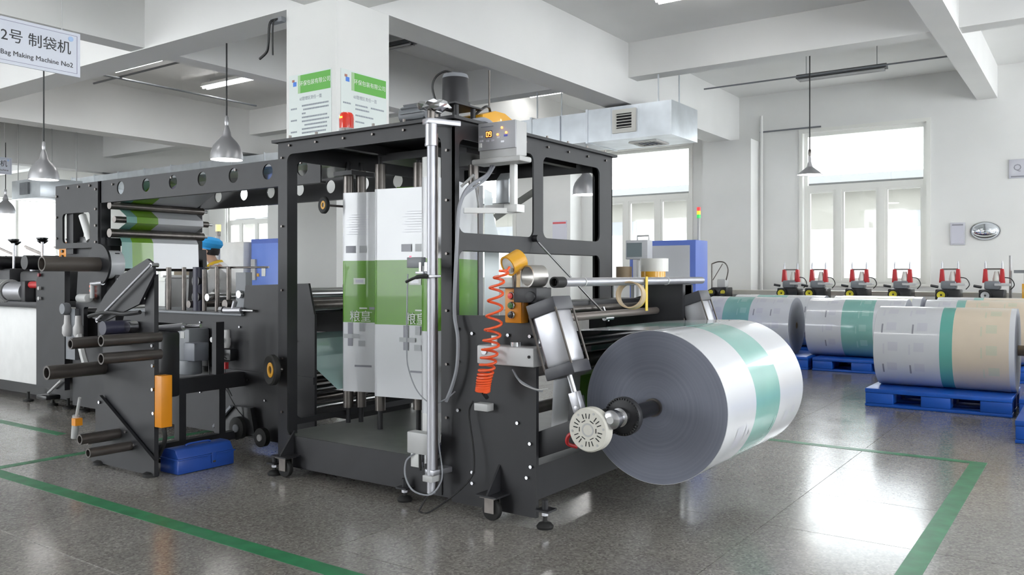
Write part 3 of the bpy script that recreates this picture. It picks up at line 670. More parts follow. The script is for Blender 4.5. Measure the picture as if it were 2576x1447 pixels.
for (y, z, w, m) in ((2.885,2.09,.02,M_lilac),(2.71,2.082,.022,mat('blue_key',(.06,.08,.55),.4)),(2.835,2.062,.018,M_lilac),(2.80,2.062,.018,M_lilac),(2.76,2.075,.02,M_lilac),(2.73,2.05,.024,M_lilac),(2.88,2.065,.022,M_lilac)):
    MB().cbox((X0_-.002, y, z), (.004, w, .011)).build('key', m, fp)
MB().cbox((X0_-.003, 2.885, 2.04), (.006, .014, .024)).build('rocker_switch', M_white, fp)
MB().cbox((X0_-.001, 2.84, 2.143), (.002, .09, .006)).build('panel_lettering', M_print, fp)
MB().box(3.78, 3.90, 2.60, 2.94, 1.93, 1.962).build('box_shelf', M_lgrey, tower, bevel=.01)
# white post under it with clamp
wp_ = MB().box(3.87, 3.905, 2.70, 2.735, 1.66, 1.93).build('support_post', M_white, tower, bevel=.004)
MB().box(3.85, 3.93, 2.67, 2.76, 1.655, 1.70).build('post_clamp', M_white, wp_, bevel=.004)
MB().bar((3.70, 2.93, 1.665), (3.89, 2.715, 1.665), .03, .03).build('clamp_arm', M_white, wp_)
MB().bar(at(1245, 548, y=3.3), at(1350, 478, y=3.0), .006, .045).build('flat_brace', mat('brace_grey', (.30,.30,.28), .5), tower)
MB().cyl(at(1192, 440, y=3.0), at(1160, 470, y=3.06), .008).cyl(at(1192,440,y=3.0), at(1205, 520, y=3.05), .007).build('brace_rod', M_lgrey, tower)
MB().prism([(3.905, 1.715), (3.995, 1.715), (3.995, 1.85), (3.95, 1.895), (3.905, 1.85)], 'y', 2.765, 2.855).build('sensor_housing', mat('satin_case', (.42,.44,.46), .3, .5), tower, bevel=.004)
MB().bar((3.95, 2.81, 1.70), (3.95, 2.95, 1.70), .05, .02).build('housing_arm', M_lgrey, tower)
MB().box(4.86, 4.93, 3.9, 3.97, .25, 2.1).build('inner_post', M_black, tower); MB().cyl((4.80, 3.88, .3), (4.80, 3.88, 2.05), .012).build('guide_rod', M_steel, tower)
MB().cyl((4.72, 3.86, 1.90), (4.96, 3.86, 1.90), .03).build('guide_collar', M_alu, tower)
# orange push-button box
ob = thing('push_button_box', (3.58, 2.48, 1.05), 'orange push-button box with red, green and black buttons on the side plate', 'switch box')
MB().box(3.545, 3.615, 2.43, 2.535, 1.05, 1.235).build('housing', M_orange, ob, bevel=.006)
for z, c, nm in ((1.192, (.75,.05,.04), 'red'), (1.142, (.05,.19,.05), 'green'), (1.093, (.012,.012,.012), 'black')):
    b = MB().lathe((3.545, 2.487, z), (-1,0,0), [(.001,.0),(.020,.0),(.020,.010),(.016,.013)], 22).build('button_ring', M_steel, ob)
    tag(MB().lathe((3.545, 2.487, z), (-1,0,0), [(.016,.006),(.015,.022),(.001,.024)], 20).build('button_cap', mat(nm+'_button', c, .35), b), nm + ' button cap')
# white terminal box with a chrome cap
tbx = MB().box(3.50, 3.614, 2.325, 2.685, .832, .93).build('terminal_box', mat('box_grey', (.55,.55,.56), .4), None, bevel=.008)
tag(tbx, 'pale grey box bolted to the black side plate behind the orange coil', 'box')
MB().cyl((3.555, 2.47, .93), (3.555, 2.47, .952), .030, n=28).build('chrome_cap', M_steel, tbx); MB().cyl((3.555, 2.61, .93), (3.555, 2.61, .98), .016).build('cable_gland', M_white, tbx)
MB().cyl((3.499, 2.635, .90), (3.494, 2.635, .90), .018, n=20).build('round_window', M_steel, tbx); MB().cyl((3.499, 2.35, .885), (3.494, 2.35, .885), .008, n=12).build('plug', M_hole, tbx)
# coiled orange air hose
prof = [(1268,682), (1251,712), (1246,760), (1241,820), (1234,872), (1226,920), (1218,955), (1214,985)]
cl = [at(a, b, x=3.45) for a, b in prof]; cl = smooth_path(cl, 24); L_ = len(cl)
hp = [at(1282, 672, x=3.52), at(1276, 681, x=3.50)]; turn = 0.0
STEP = 5
for i in range(L_*STEP - STEP):
    k, t = divmod(i, STEP); c = cl[k].lerp(cl[min(k+1, L_-1)], t/STEP); u = i/(L_*STEP)
    rate = (8.2 + 20*max(0, u-.35)**1.1 + 75*max(0, u-.74))     # turns per unit, denser towards the bottom
    turn += rate*2.1/(L_*STEP)*2*PI*.62
    r = .030 + .013*math.sin(PI*min(1, u*1.1)) + .010*u
    hp.append(c + Vector((r*.55*math.sin(turn), r*math.cos(turn), .004*math.sin(turn))))
hose = MB().sweep(hp, .0068, 7).build('coiled_hose', mat('orange_hose', (.90,.115,.03), .35)); tag(hose, 'bright orange coiled air hose hanging in front of the side plate', 'hose')
MB().cyl(hp[-1], hp[-1] + Vector((.03, .0, -.03)), .011).build('hose_fitting', M_bwire, hose)
MB().box(3.56, 3.62, 2.66, 2.75, .57, .61).build('hose_bracket', M_lgrey, tower, bevel=.003)
# cables
def cable(nm, pts, r, m, par=tower, n=6): return MB().sweep(smooth_path(pts, 8), r, n).build(nm, m, par)
cable('conduit', [at(1238, 415, x=3.86), at(1225, 440, x=3.82), at(1180, 470, x=3.68), at(1158, 512, x=3.58), at(1152, 560, x=3.56), at(1148, 640, x=3.56), at(1143, 780, x=3.57), at(1152, 850, x=3.56), at(1150, 920, x=3.56), at(1138, 970, x=3.56), at(1122, 1010, x=3.56)], .011, M_wire)
cable('conduit', [at(1243, 418, x=3.86), at(1220, 452, x=3.8), at(1168, 492, x=3.64), at(1155, 530, x=3.57), at(1150, 600, x=3.57)], .008, M_wire)
cable('sensor_cable', [at(1026, 690, x=3.57), at(1024, 760, x=3.56), at(1023, 880, x=3.55), at(1028, 930, x=3.54), at(1050, 985, x=3.53), at(1085, 1015, x=3.52), at(1120, 1005, x=3.55), at(1145, 985, x=3.58)], .004, M_wire)
cable('sensor_cable', [at(1098, 1050, x=3.56), at(1104, 1120, x=3.56), at(1112, 1180, x=3.53), at(1108, 1215, x=3.52), at(1082, 1245, x=3.47), at(1040, 1235, x=3.46), at(1020, 1200, x=3.46), at(1022, 1160, x=3.5), at(1045, 1140, x=3.52)], .005, M_wire)
cable('floor_cable', [at(1190, 1010, x=3.57), at(1180, 1040, x=3.57), at(1190, 1120, x=3.56), at(1192, 1180, x=3.55), at(1175, 1215, x=3.52), at(1130, 1255, x=3.48), (3.45, 2.98, .006), (3.44, 3.03, .006), (3.46, 3.05, .01), at(1080, 1240, x=3.5)], .005, M_bwire)
cable('wire_bundle', [at(1290, 930, x=3.58), at(1305, 955, x=3.55), at(1335, 975, x=3.55), at(1365, 985, x=3.57)], .006, M_wire)
cable('wire_bundle', [at(1292, 935, x=3.57), at(1312, 965, x=3.54), at(1350, 980, x=3.54), at(1378, 978, x=3.56)], .003, M_lgrey)
# drive unit at the bottom of the near post
db = MB().box(3.50, 3.57, 3.02, 3.18, .30, .42).build('actuator', M_lgrey, tower, bevel=.006)
MB().cyl((3.53, 3.06, .25), (3.53, 3.06, .36), .012, n=10).cyl((3.53, 3.10, .22), (3.53, 3.10, .33), .014, n=10).build('actuator_screw', M_steel, db)
MB().box(3.52, 3.56, 3.10, 3.17, .22, .30).build('limit_switch', M_white, db, bevel=.003); MB().cyl((3.52, 3.10, .32), (3.51, 3.09, .21), .008).build('switch_lever', M_rubber, db)
# guide wheels on the left post and in the window
g1 = guide_disc((3.555, 4.41, .68), .3, 'black guide wheel with yellow hub low on the left tower post', 1.65)
MB().cyl((3.56, 4.408, .68), (3.62, 4.39, .68), .016).build('axle', M_dsteel, g1)
c_ = at(815, 516, x=4.05); g2 = guide_disc(tuple(c_), .2, 'black guide wheel with yellow hub behind the left tower post under the drilled beam')
MB().cyl(c_, c_ + Vector((.35, -.04, 0)), .008).build('axle', M_dsteel, g2)
# silver ring and the yellow tape on top of the plate
rg = MB().pipe((3.60, 2.43, 1.2935), (3.69, 2.40, 1.2935), .058, .050, n=32).build('metal_ring', mat('satin_steel', (.55,.53,.50), .35, .8)); tag(rg, 'open silver metal ring standing on the side plate beside the tube', 'ring')
MB().box(3.53, 3.68, 2.36, 2.56, 1.230, 1.236).build('plate_ledge', M_black, tower)
yt = thing('tape_roll', (3.60, 2.505, 1.236), 'roll of clear yellow tape tilted above the orange push-button box', 'tape')
c0, c1 = Vector((3.55, 2.52, 1.345)), Vector((3.63, 2.495, 1.385))
MB().pipe(c0, c1, .056, .047, n=32).build('tape_winding', M_yellow, yt); MB().pipe(c0.lerp(c1,.05), c0.lerp(c1,.95), .0468, .043, n=32).build('tape_core', mat('white_card', (.7,.7,.68), .5), yt)
MB().prism([(2.462, 1.236), (2.485, 1.236), (2.482, 1.33), (2.458, 1.33)], 'x', 3.578, 3.580).build('tape_tail', mat('tape_tail', (.55,.36,.12), .35), yt)
MB().cyl((3.60, 2.51, 1.236), (3.59, 2.51, 1.335), .012).build('tape_peg', M_dsteel, tower)
# things on the tray behind the tube: tape rolls and the hanging brown tape
def tape(nm, c, r, ri, h, m1, label, core=True):
    t = thing('tape_roll', c, label, 'tape', 'tape rolls behind the tube'); c = Vector(c)
    MB().pipe(c, c + Vector((0,0,h)), r, ri, n=32).build('tape_winding', m1, t)
    if core: MB().pipe(c + Vector((0,0,.002)), c + Vector((0,0,h-.002)), ri-.0005, ri-.006, n=32).build('tape_core', mat('card_core', (.42,.33,.23), .6), t)
sh_ = tag(MB().box(5.75, 6.15, 2.62, 3.12, 1.24, 1.265).build('side_shelf', M_white), 'white shelf top behind the unwinder with tape rolls on it', 'shelf')
for a, b in ((5.77, 2.64), (6.12, 2.64), (6.12, 3.09), (5.77, 3.09)): MB().box(a-.015, a+.015, b-.015, b+.015, 0, 1.24).build('shelf_leg', M_lgrey, sh_)
MB().box(5.78, 6.12, 2.65, 3.09, .4, .42).build('lower_shelf', M_lgrey, sh_)
tape('t', (5.88, 2.80, 1.265), .095, .06, .062, M_yellow, 'amber packing tape roll lying under the white roll on the shelf')
tape('t', (5.90, 2.80, 1.327), .108, .05, .10, mat('white_tape', (.74,.73,.69), .3), 'fat white tape roll stacked on the amber one on the shelf')
tape('t', (5.84, 3.03, 1.265), .062, .054, .10, mat('brown_card', (.30,.225,.145), .6), 'brown cardboard tube core standing at the left of the tape stack', False)
bt = thing('tape_roll', (4.52, 2.27, 1.13), 'brown paper tape roll with yellow edge hung over the steel tube', 'tape')
MB().lathe((4.40, 2.25, 1.185), (1, .25, -.1), [(.072,0),(.080,0),(.080,.10),(.072,.10),(.072,0)], 32).build('tape_winding', mat('kraft_paper', (.50,.38,.24), .55), bt)
MB().lathe((4.40, 2.25, 1.185), (1, .25, -.1), [(.074,.10),(.0815,.10),(.0815,.108),(.074,.108)], 32).build('yellow_edge', mat('yellow_tape', (.75,.52,.05), .4), bt)
MB().box(4.66, 4.69, 2.268, 2.272, 1.08, 1.29).build('hanging_strip', mat('yellow_tape', (.75,.52,.05), .4), bt)
# ================================================================ forming section behind the tower, with the drilled overhead beams
sec = thing('bag_forming_section', (4.55, 6.0, 0), 'black side-plated conveyor section with rollers behind the tower', 'machine')
BX0, BX1 = 4.05, 5.05
MB().prism([(4.56,.06),(7.2,.06),(7.2,.5),(7.0,1.0),(4.56,1.02)], 'x', BX0, BX0+.02, [rrect(6.05, 6.75, .66, .90, .05)]).build('side_plate', M_black, sec)
MB().prism([(4.56,.06),(7.2,.06),(7.2,.5),(7.0,1.0),(4.56,1.02)], 'x', BX1, BX1+.02, [rrect(5.0, 6.7, .3, .8, .05)]).build('side_plate', M_black, sec)
MB().box(BX0-.03, BX1+.03, 5.35, 7.0, .985, 1.005).build('table_top', M_grey, sec, bevel=.004)
MB().box(BX0-.012, BX0, 4.56, 6.95, .52, .57).build('side_rib', M_black, sec)
bolts([(BX0, y, z) for y, z in ((4.9,.5),(5.1,.36),(5.3,.5),(5.5,.26),(5.9,.36),(5.4,.9),(5.9,.92),(4.8,.3),(4.75,.82),(6.3,.5))], (-1,0,0), .009, sec, M_steel)
M_rol = mat('roller_chrome', (.42,.42,.42), .25, .9)
for k, (y, z, r) in enumerate(((4.66,1.08,.035),(4.80,1.16,.03),(4.95,1.10,.04),(5.12,1.17,.03),(5.28,1.09,.035),(5.45,1.15,.03),(5.62,1.07,.035),(5.85,1.12,.03),(6.1,1.06,.03))):
    MB().cyl((BX0+.02, y, z), (BX1, y, z), r, n=20).build('conveyor_roller', M_rol if k % 2 else M_dsteel, sec)
for s_ in (BX0-.005, BX1): MB().prism([(4.56,1.02),(5.36,1.0),(5.33,1.22),(4.62,1.24)], 'x', s_, s_+.018).build('roller_cheek', M_black, sec)
for k in range(7): MB().cyl((BX0+.02, 4.70 + .028*k, .33 + .062*k), (BX1, 4.70 + .028*k, .33 + .062*k), .026, n=18).build('low_roller', M_rol if k % 2 == 0 else M_dsteel, sec)
tfilm = strip(MB(), [(4.40,.49),(4.75,.695),(5.0,.80),(5.2,.83)], 4.12, 5.0).build('teal_web', mat('pale_teal_film', (.40,.60,.575), .25, coat=.4)); tag(tfilm, 'pale teal web of film fed over the low rollers behind the left tower post', 'film')
# upright pins on the table
for (y, r, h, m) in ((6.47,.022,.36,M_dsteel),(6.25,.018,.36,M_dsteel),(6.05,.045,.36,mat('navy_pin',(.03,.03,.055),.4)),(5.80,.019,.36,M_dsteel),(5.65,.019,.36,M_dsteel),(5.97,.018,.34,M_dsteel)):
    pn = MB().cyl((4.13, y, 1.005), (4.13, y, 1.005+h), r, n=16).build('guide_pin', m, sec)
MB().cyl((4.10, 6.05, 1.12), (4.16, 6.05, 1.12), .05).cyl((4.10, 6.05, 1.25), (4.16, 6.05, 1.25), .05).build('pin_collar', M_blackp, sec)
MB().cyl((4.16, 5.2, 1.36), (4.16, 6.0, 1.36), .008).build('thin_bar', M_dsteel, sec)
MB().box(4.10, 4.16, 5.40, 5.52, 1.0, 1.32).build('edge_guide_plate', M_grey, sec)
# small chrome cylinder on the edge
sc_ = MB().cyl((4.02, 5.34, 1.03), (4.02, 5.55, 1.025), .024, n=16).build('small_air_cylinder', M_alu, sec); MB().cyl((4.02, 5.34, 1.03), (4.02, 5.20, 1.03), .010).build('piston_rod', M_steel, sc_); MB().cyl((4.02, 5.45, 1.03), (4.02, 5.42, 1.10), .018).build('port', M_alu, sc_); MB().cyl((4.02, 5.56, 1.03), (4.02, 5.60, 1.03), .028, n=8).build('end_nut', M_steel, sc_)
# gear motor with terminal box, air regulators
c_ = Vector((3.90, 5.86, .0))
gm2 = MB().box(3.86, 4.05, 5.78, 5.94, .62, .88).build('gear_motor', M_grey, sec, bevel=.02)
MB().cyl((3.93, 5.86, .52), (3.93, 5.86, .63), .085, n=28).build('motor_end', M_grey, gm2, bevel=.006); MB().cyl((3.90, 5.97, .55), (3.90, 5.97, .85), .014).build('motor_rib', M_lgrey, gm2)
MB().box(3.80, 3.93, 5.62, 5.76, .64, .78).build('terminal_box', mat('blue_grey', (.16,.17,.20), .4), gm2, bevel=.01)
MB().cbox((3.858, 5.86, .83), (.004, .05, .05)).build('rating_plate', M_lgrey, gm2)
for k, y in enumerate((5.60, 5.47)):
    rg_ = MB().lathe((3.98, y, .74), (0,0,1), [(.001,0),(.022,0),(.030,.02),(.030,.07),(.024,.08),(.024,.13),(.020,.14),(.001,.14)], 18).build('air_regulator', mat('pale_plastic', (.50,.49,.49), .4), sec)
    MB().lathe((3.95, y, .80), (-1,0,0), [(.001,0),(.02,0),(.02,.014),(.001,.014)], 16).build('pressure_gauge', M_white, rg_)
MB().lathe((3.97, 5.535, .78), (-1,0,0), [(.001,0),(.024,0),(.024,.02),(.001,.02)], 18).build('pressure_gauge', M_white, sec)
MB().box(3.98, 4.05, 5.43, 5.64, .64, .73).build('valve_block', M_blackp, sec, bevel=.008); MB().cbox((3.97, 5.47, .605), (.03,.03,.05)).build('red_valve', M_red, sec); MB().cbox((3.97, 5.51, .615), (.03,.02,.05)).build('white_valve', M_white, sec)
for k, (a, b, sg) in enumerate(((5.60, 5.42, .18), (5.56, 5.38, .30), (5.50, 5.28, .42), (5.70, 5.5, .34))):
    cable('air_line', [(3.98, a, .65), (3.95, (a*2+b)/3, .65-sg*.5), (3.96, (a+b)/2-.05, .6-sg*.7), (3.99, b, .48-sg*.6)], .004, M_bwire, sec)
cable('air_line', [(3.97, 5.6, .70), (3.93, 5.56, .68), (3.92, 5.50, .70), (3.96, 5.44, .66)], .005, M_bwire, sec)
w_ = MB().cyl((3.96, 5.33, .14), (4.0, 5.33, .14), .085, n=26).build('drive_wheel', M_rubber, sec); MB().cyl((3.95, 5.33, .14), (3.99, 5.33, .14), .03).build('wheel_hub', M_grey, w_)
MB().prism([(5.15,.10),(5.6,.10),(5.42,.30),(5.2,.30)], 'x', 3.99, 4.03).build('wheel_guard', M_blackp, sec); MB().bar((3.97, 5.62, .12), (3.97, 5.40, .30), .02, .02).build('guard_arm', M_grey, sec)
w2_ = MB().cyl((3.96, 5.05, .10), (4.0, 5.05, .10), .07, n=24).build('drive_wheel', M_rubber, sec); MB().cyl((3.95, 5.05, .10), (3.99, 5.05, .10), .025).build('wheel_hub', M_lgrey, w2_)
for y in (4.7, 7.0): MB().lathe((4.06, y, 0), (0,0,1), [(.001,0),(.045,0),(.045,.015),(.012,.03),(.012,.07),(.001,.07)], 16).build('levelling_foot', M_rubber, sec); MB().lathe((5.06, y, 0), (0,0,1), [(.001,0),(.045,0),(.045,.015),(.012,.03),(.012,.07),(.001,.07)], 16).build('levelling_foot', M_rubber, sec)
# overhead frame: two drilled beams, end plate, rollers
ohf = thing('overhead_beam_frame', (4.55, 6.0, 1.0), 'pair of black overhead beams drilled with a row of round holes', 'machine frame')
HY_ = [at(px_c, 440, x=BX0).y for px_c in (303, 367, 435, 508, 587, 673, 760)]
hz = [at(a, b, x=BX0).z for a, b in ((303,472),(367,463),(435,456),(508,452),(587,443),(673,434),(760,424))]; hzm = sum(hz)/len(hz)
for xb in (BX0, BX1):
    b_ = MB().prism(rect(4.50, 7.42, 1.955, 2.155), 'x', xb, xb+.012, [circ(y, hzm, .058, 24) for y in HY_])
    b_.box(xb+.012, xb+.05, 4.50, 7.42, 2.143, 2.155).box(xb+.012, xb+.05, 4.50, 7.42, 1.955, 1.967)
    b_.build('drilled_beam', M_black, ohf)
bolts([(BX0, y, 2.11) for y in (4.7, 5.45, 6.3, 7.2)], (-1,0,0), .010, ohf)
MB().box(BX1-.03, BX1+.045, 7.40, 7.46, .9, 2.155).build('end_post', M_black, ohf); MB().box(BX0, BX0+.09, 7.40, 7.47, .9, 2.155).build('end_post', M_black, ohf)
MB().box(BX0+.05, BX1, 7.38, 7.43, 1.57, 1.64).build('cross_rail', M_black, ohf)
MB().prism(rect(7.42, 8.18, 1.55, 2.15), 'x', BX0-.02, BX0+.0, [rrect(7.56, 8.05, 1.60, 1.88, .04)]).build('end_plate', M_black, ohf)
bolts([(BX0-.02, y, 2.12) for y in (7.55, 7.75, 7.95)] + [(BX0-.02, 8.15, z) for z in (1.65,1.85,2.05)] + [(BX0-.02, 7.45, z) for z in (1.6,1.75,1.9,2.08)], (-1,0,0), .012, ohf)
MB().box(BX0+.02, BX0+.12, 7.93, 8.05, 1.50, 1.90).build('inner_block', M_black, ohf); MB().cyl((BX0+.05, 7.68, 1.62), (BX0+.05, 7.82, 1.86), .035).build('white_handle', M_white, ohf); MB().box(BX0+.04, BX0+.10, 7.70, 7.86, 1.55, 1.66).build('handle_clamp', M_blackp, ohf, bevel=.01)
for (y, z, r) in ((7.30,1.93,.035),(7.22,1.80,.03),(7.30,1.68,.04)): 
    rl = MB().cyl((BX0+.02, y, z), (BX1-.02, y, z), r, n=20).build('film_roller', M_dsteel, ohf); MB().cyl((BX1-.02, y, z), (BX1+.03, y, z), .014).build('roller_journal', M_steel, rl)
ow = thing('overhead_web', (4.55, 6.0, 1.3), 'white and green film running over the rollers of the overhead beams', 'film')
pth = [(4.55, 2.135), (6.9, 2.13), (7.27, 1.970), (7.33, 1.95), (7.335, 1.915), (7.19, 1.83), (7.185, 1.775), (7.33, 1.715), (7.34, 1.67), (7.30, 1.645), (7.27, 1.60), (7.26, 1.36)]
for x0, x1, m in ((4.17, 4.27, M_teal), (4.27, 4.48, mat('leaf_green_print', (.20,.42,.03), .25, coat=.4)), (4.48, 4.96, M_filmw)): strip(MB(), pth, x0, x1).build('web_stripe', m, ow)
# core of the rewound reel sticking out towards the aisle
rw = thing('rewind_reel', (3.9, 7.34, 1.2), 'dark flanged reel with a long hollow core tube pointing at the aisle', 'reel')
MB().pipe((3.50, 7.34, 1.395), (4.0, 7.34, 1.395), .064, .052, n=28).build('core_tube', mat('brown_core', (.10,.085,.075), .5), rw)
MB().cyl((3.99, 7.34, 1.395), (4.01, 7.34, 1.395), .185, n=40).build('reel_flange', M_black, rw); MB().cyl((4.01, 7.34, 1.395), (4.97, 7.34, 1.395), .06, n=24).build('reel_shaft', M_dsteel, rw)
MB().cyl((4.01, 7.34, 1.395), (4.17, 7.34, 1.395), .13, n=40).build('wound_film', M_filmw, rw)
MB().prism([(7.2,1.0),(7.48,1.0),(7.44,1.55),(7.24,1.55)], 'x', 4.985, 5.03).build('reel_bracket', M_black, rw)
# ================================================================ tube stand by the aisle
st = thing('tube_stand', (3.05, 5.3, 0), 'black plate stand with hollow tubes and a tilted top plate by the toolbox', 'stand')
SX = 3.05
def Q(px, py, x=SX): v = at(px, py, x=x); return (v.y, max(.012, v.z))
MB().prism([Q(388,1203), Q(228,1163), Q(232,1100), Q(268,1050), Q(262,960), Q(258,880), Q(300,818), Q(364,806), Q(366,700), Q(388,690)], 'x', SX, SX+.03).build('stand_plate', M_black, st)
MB().prism([Q(388,1160,3.02), Q(240,1100,3.02), Q(240,1010,3.02), Q(250,995,3.02)], 'x', SX-.03, SX-.008).build('gusset_plate', M_black, st)
MB().prism([Q(370,651,3.02), Q(385,664,3.02), Q(387,690,3.02), Q(350,765,3.02), Q(256,812,3.02), Q(232,800,3.02), Q(262,745,3.02), Q(300,695,3.02)], 'x', SX-.03, SX-.012).build('tilted_plate', M_black, st)
a_, b_ = at(379, 667, x=2.99), at(243, 806, x=2.99)
MB().cyl(a_, b_, .009, n=10).build('gas_strut', M_alu, st); MB().cyl(a_, a_ + Vector((.05,0,0)), .014).build('strut_pin', M_steel, st); MB().cyl(b_, b_ + Vector((.05,0,0)), .016).build('strut_pin', M_steel, st)
bolts([at(a, b, x=SX-.012 if b < 800 else SX) for a, b in ((300,705),(330,712),(332,752),(385,870),(386,920),(386,980),(388,1040))], (-1,0,0), .012, st, M_steel)
bolts([at(a, b, x=SX-.03) for a, b in ((318,1085),(340,1120),(252,1012))], (-1,0,0), .012, st, M_steel)
M_tube = mat('oily_tube', (.085,.075,.07), .35, .5, var=.1)
for (y, z, x0, r) in ((5.54,.669,2.672,.046),(4.955,.90,2.71,.035),(4.955,.79,2.71,.035),(5.22,.87,2.66,.032),(5.36,.87,2.74,.03),(5.30,.252,2.76,.033),(5.16,.186,2.74,.030),(5.40,.22,2.86,.028)):
    MB().pipe((x0, y, z), (SX+.05, y, z), r, r*.72, n=22).build('stand_tube', M_tube, st)
MB().cyl((2.86, 5.21, .96), (3.04, 5.21, .96), .045).build('knob_roller', mat('navy_pin',(.03,.03,.055),.4), st); MB().cyl((2.98, 5.13, .965), (3.04, 5.13, .965), .036).build('knob_roller', M_steel, st)
MB().sweep(smooth_path([(2.98, 5.6, 1.02), (2.99, 5.4, 1.05), (3.0, 5.2, 1.045), (3.02, 5.05, 1.06)]), .014).build('air_line', M_bwire, st)
MB().cyl((2.97, 5.70, .46), (2.98, 5.77, .30), .010).cyl((2.98, 5.77, .33), (2.985, 5.80, .17), .022).build('oil_can_lever', M_lgrey, st); MB().cbox((2.975, 5.745, .29), (.05,.05,.05)).build('orange_knob', M_orange, st)
hi = MB().cyl(at(402, 828, x=3.2), at(462, 822, x=3.25), .026, n=16).build('clamp_cylinder', M_alu, st); MB().cyl(at(460, 822, x=3.25), at(505, 820, x=3.28), .012).build('piston_rod', M_steel, hi)
MB().box(3.08, 3.24, 4.94, 5.16, .50, .93).build('rear_column', M_blackp, st, bevel=.02)
obx = tag(MB().box(3.04, 3.118, 4.845, 4.92, .33, .66).build('orange_cabinet', M_orange, None, bevel=.004), 'narrow plain orange box fixed to the edge of the tube stand', 'switch box')
MB().sweep(smooth_path([(3.09, 4.90, .34), (3.10, 4.90, .24), (3.13, 5.0, .14), (3.2, 5.14, .06), (3.4, 5.2, .016), (3.7, 5.15, .016)]), .014).build('black_hose', M_rubber, obx)
# link frame from the stand to the side plate
MB().box(SX+.03, BX0, 5.34, 5.40, .06, .12).build('bottom_bar', M_black, st); MB().box(3.20, BX0, 5.34, 5.40, .45, .56).build('middle_bar', M_black, st)
for x in (3.49, 3.82): MB().box(x, x+.055, 5.34, 5.40, .12, .45).build('upright', M_black, st)
MB().box(3.80, 3.87, 5.35, 5.40, .56, .95).build('upright', M_black, st)
for p in ((3.05, 5.0), (3.05, 5.6)): MB().lathe((p[0]+.015, p[1], 0), (0,0,1), [(.001,0),(.05,0),(.05,.02),(.03,.03),(.001,.03)], 18).build('levelling_foot', M_rubber, st)
# blue toolbox
tbxx = thing('toolbox', (3.39, 4.965, 0), 'blue metal toolbox on the floor beside the tube stand', 'toolbox')
M_tool = mat('toolbox_blue', (.022, .075, .36), .32, var=.05)
x0, x1, y0, y1 = 3.17, 3.60, 4.865, 5.065
MB().box(x0, x1, y0, y1, 0.002, .095).build('body', M_tool, tbxx, bevel=.008)
MB().box(x0-.006, x1+.006, y0-.006, y1+.006, .092, .102).build('rim', M_tool, tbxx, bevel=.003)
MB().prism([(y0, .102), (y1, .102), (y1-.035, .155), (y1-.06, .162), (y0+.06, .162), (y0+.035, .155)], 'x', x0+.004, x1-.004).build('lid', M_tool, tbxx, bevel=.006)
MB().sweep(smooth_path([(x0+.12, (y0+y1)/2, .163), (x0+.14, (y0+y1)/2, .172), ((x0+x1)/2, (y0+y1)/2, .174), (x1-.14, (y0+y1)/2, .172), (x1-.12, (y0+y1)/2, .163)]), .007).build('handle', M_tool, tbxx)
lt = MB().box((x0+x1)/2+.03, (x0+x1)/2+.065, y0-.012, y0-.004, .04, .11).build('latch', M_tool, tbxx, bevel=.002); MB().cbox(((x0+x1)/2+.047, y0-.013, .05), (.022,.006,.012)).build('latch_hook', M_steel, lt)
# ================================================================ bag making machine at the left edge
bm_ = thing('bag_making_machine', (4.8, 10.5, 0), 'long bag making machine with white lower cabinet at the left edge', 'machine')
MB().box(4.23, 5.4, 8.66, 13.5, .16, .965).build('cabinet', M_white, bm_, bevel=.015); MB().box(4.26, 5.38, 8.70, 13.4, .05, .16).build('plinth', M_blackp, bm_)
MB().box(4.2, 5.4, 7.45, 8.64, .07, .95).build('machine_bed', M_black, bm_)
MB().prism([(7.25,.06),(8.0,.06),(8.0,.5),(7.9,1.35),(7.5,1.5),(7.25,1.5)], 'x', 4.10, 4.14, [rrect(7.55, 7.8, .70, 1.0, .03)]).build('drive_plate', M_black, bm_)
MB().prism([(8.05,.2),(8.6,.2),(8.6,1.25),(8.45,1.40),(8.05,1.40)], 'x', 4.05, 4.10).build('drive_plate', M_black, bm_)
MB().box(4.10, 5.3, 8.7, 13.0, .97, 1.03).build('work_bed', M_black, bm_, bevel=.006)
for k in range(5):
    y = 8.80 + k*.62
    MB().box(4.16, 4.9, y, y+.40, 1.03, 1.34 + .03*(k % 2)).build('sealing_head', M_black, bm_, bevel=.03)
    MB().cyl((4.12, y+.2, 1.43), (5.2, y+.2, 1.43), .075, n=24).build('press_roller', M_blackp, bm_)
    for x in (4.25, 4.55):
        h_ = MB().cyl((x, y+.1, 1.34), (x, y+.1, 1.66), .013, n=10).build('adjust_screw', M_steel, bm_)
        MB().lathe((x, y+.1, 1.64), (0,0,1), [(.012,0),(.028,.008),(.055,.03),(.055,.045),(.001,.05)], 16).build('hand_knob', M_blackp, h_)
        MB().bar((x, y+.1, 1.52), (x-.06, y+.34, 1.60), .02, .02).build('lever', M_dsteel, h_)
        MB().lathe((x, y+.27, 1.34), (0,0,1), [(.001,0),(.04,0),(.045,.05),(.03,.12),(.03,.16),(.001,.17)], 16).build('spring_cup', M_alu, bm_)
bmo = MB().cyl((4.14, 8.95, 1.13), (4.14, 9.30, 1.13), .10, n=28).build('bright_motor', M_alu, bm_)
for k in range(7): MB().lathe((4.14, 9.34 + k*.05, 1.13), (0,1,0), [(.10,0),(.125,0),(.125,.02),(.10,.02),(.10,0)], 26).build('motor_fin', M_lgrey, bmo)
MB().box(4.06, 4.22, 8.86, 8.95, 1.03, 1.24).build('motor_flange', M_black, bm_, bevel=.01); MB().cyl((4.12, 8.62, 1.2), (4.12, 8.85, 1.2), .035).build('red_coupling', M_red, bm_)
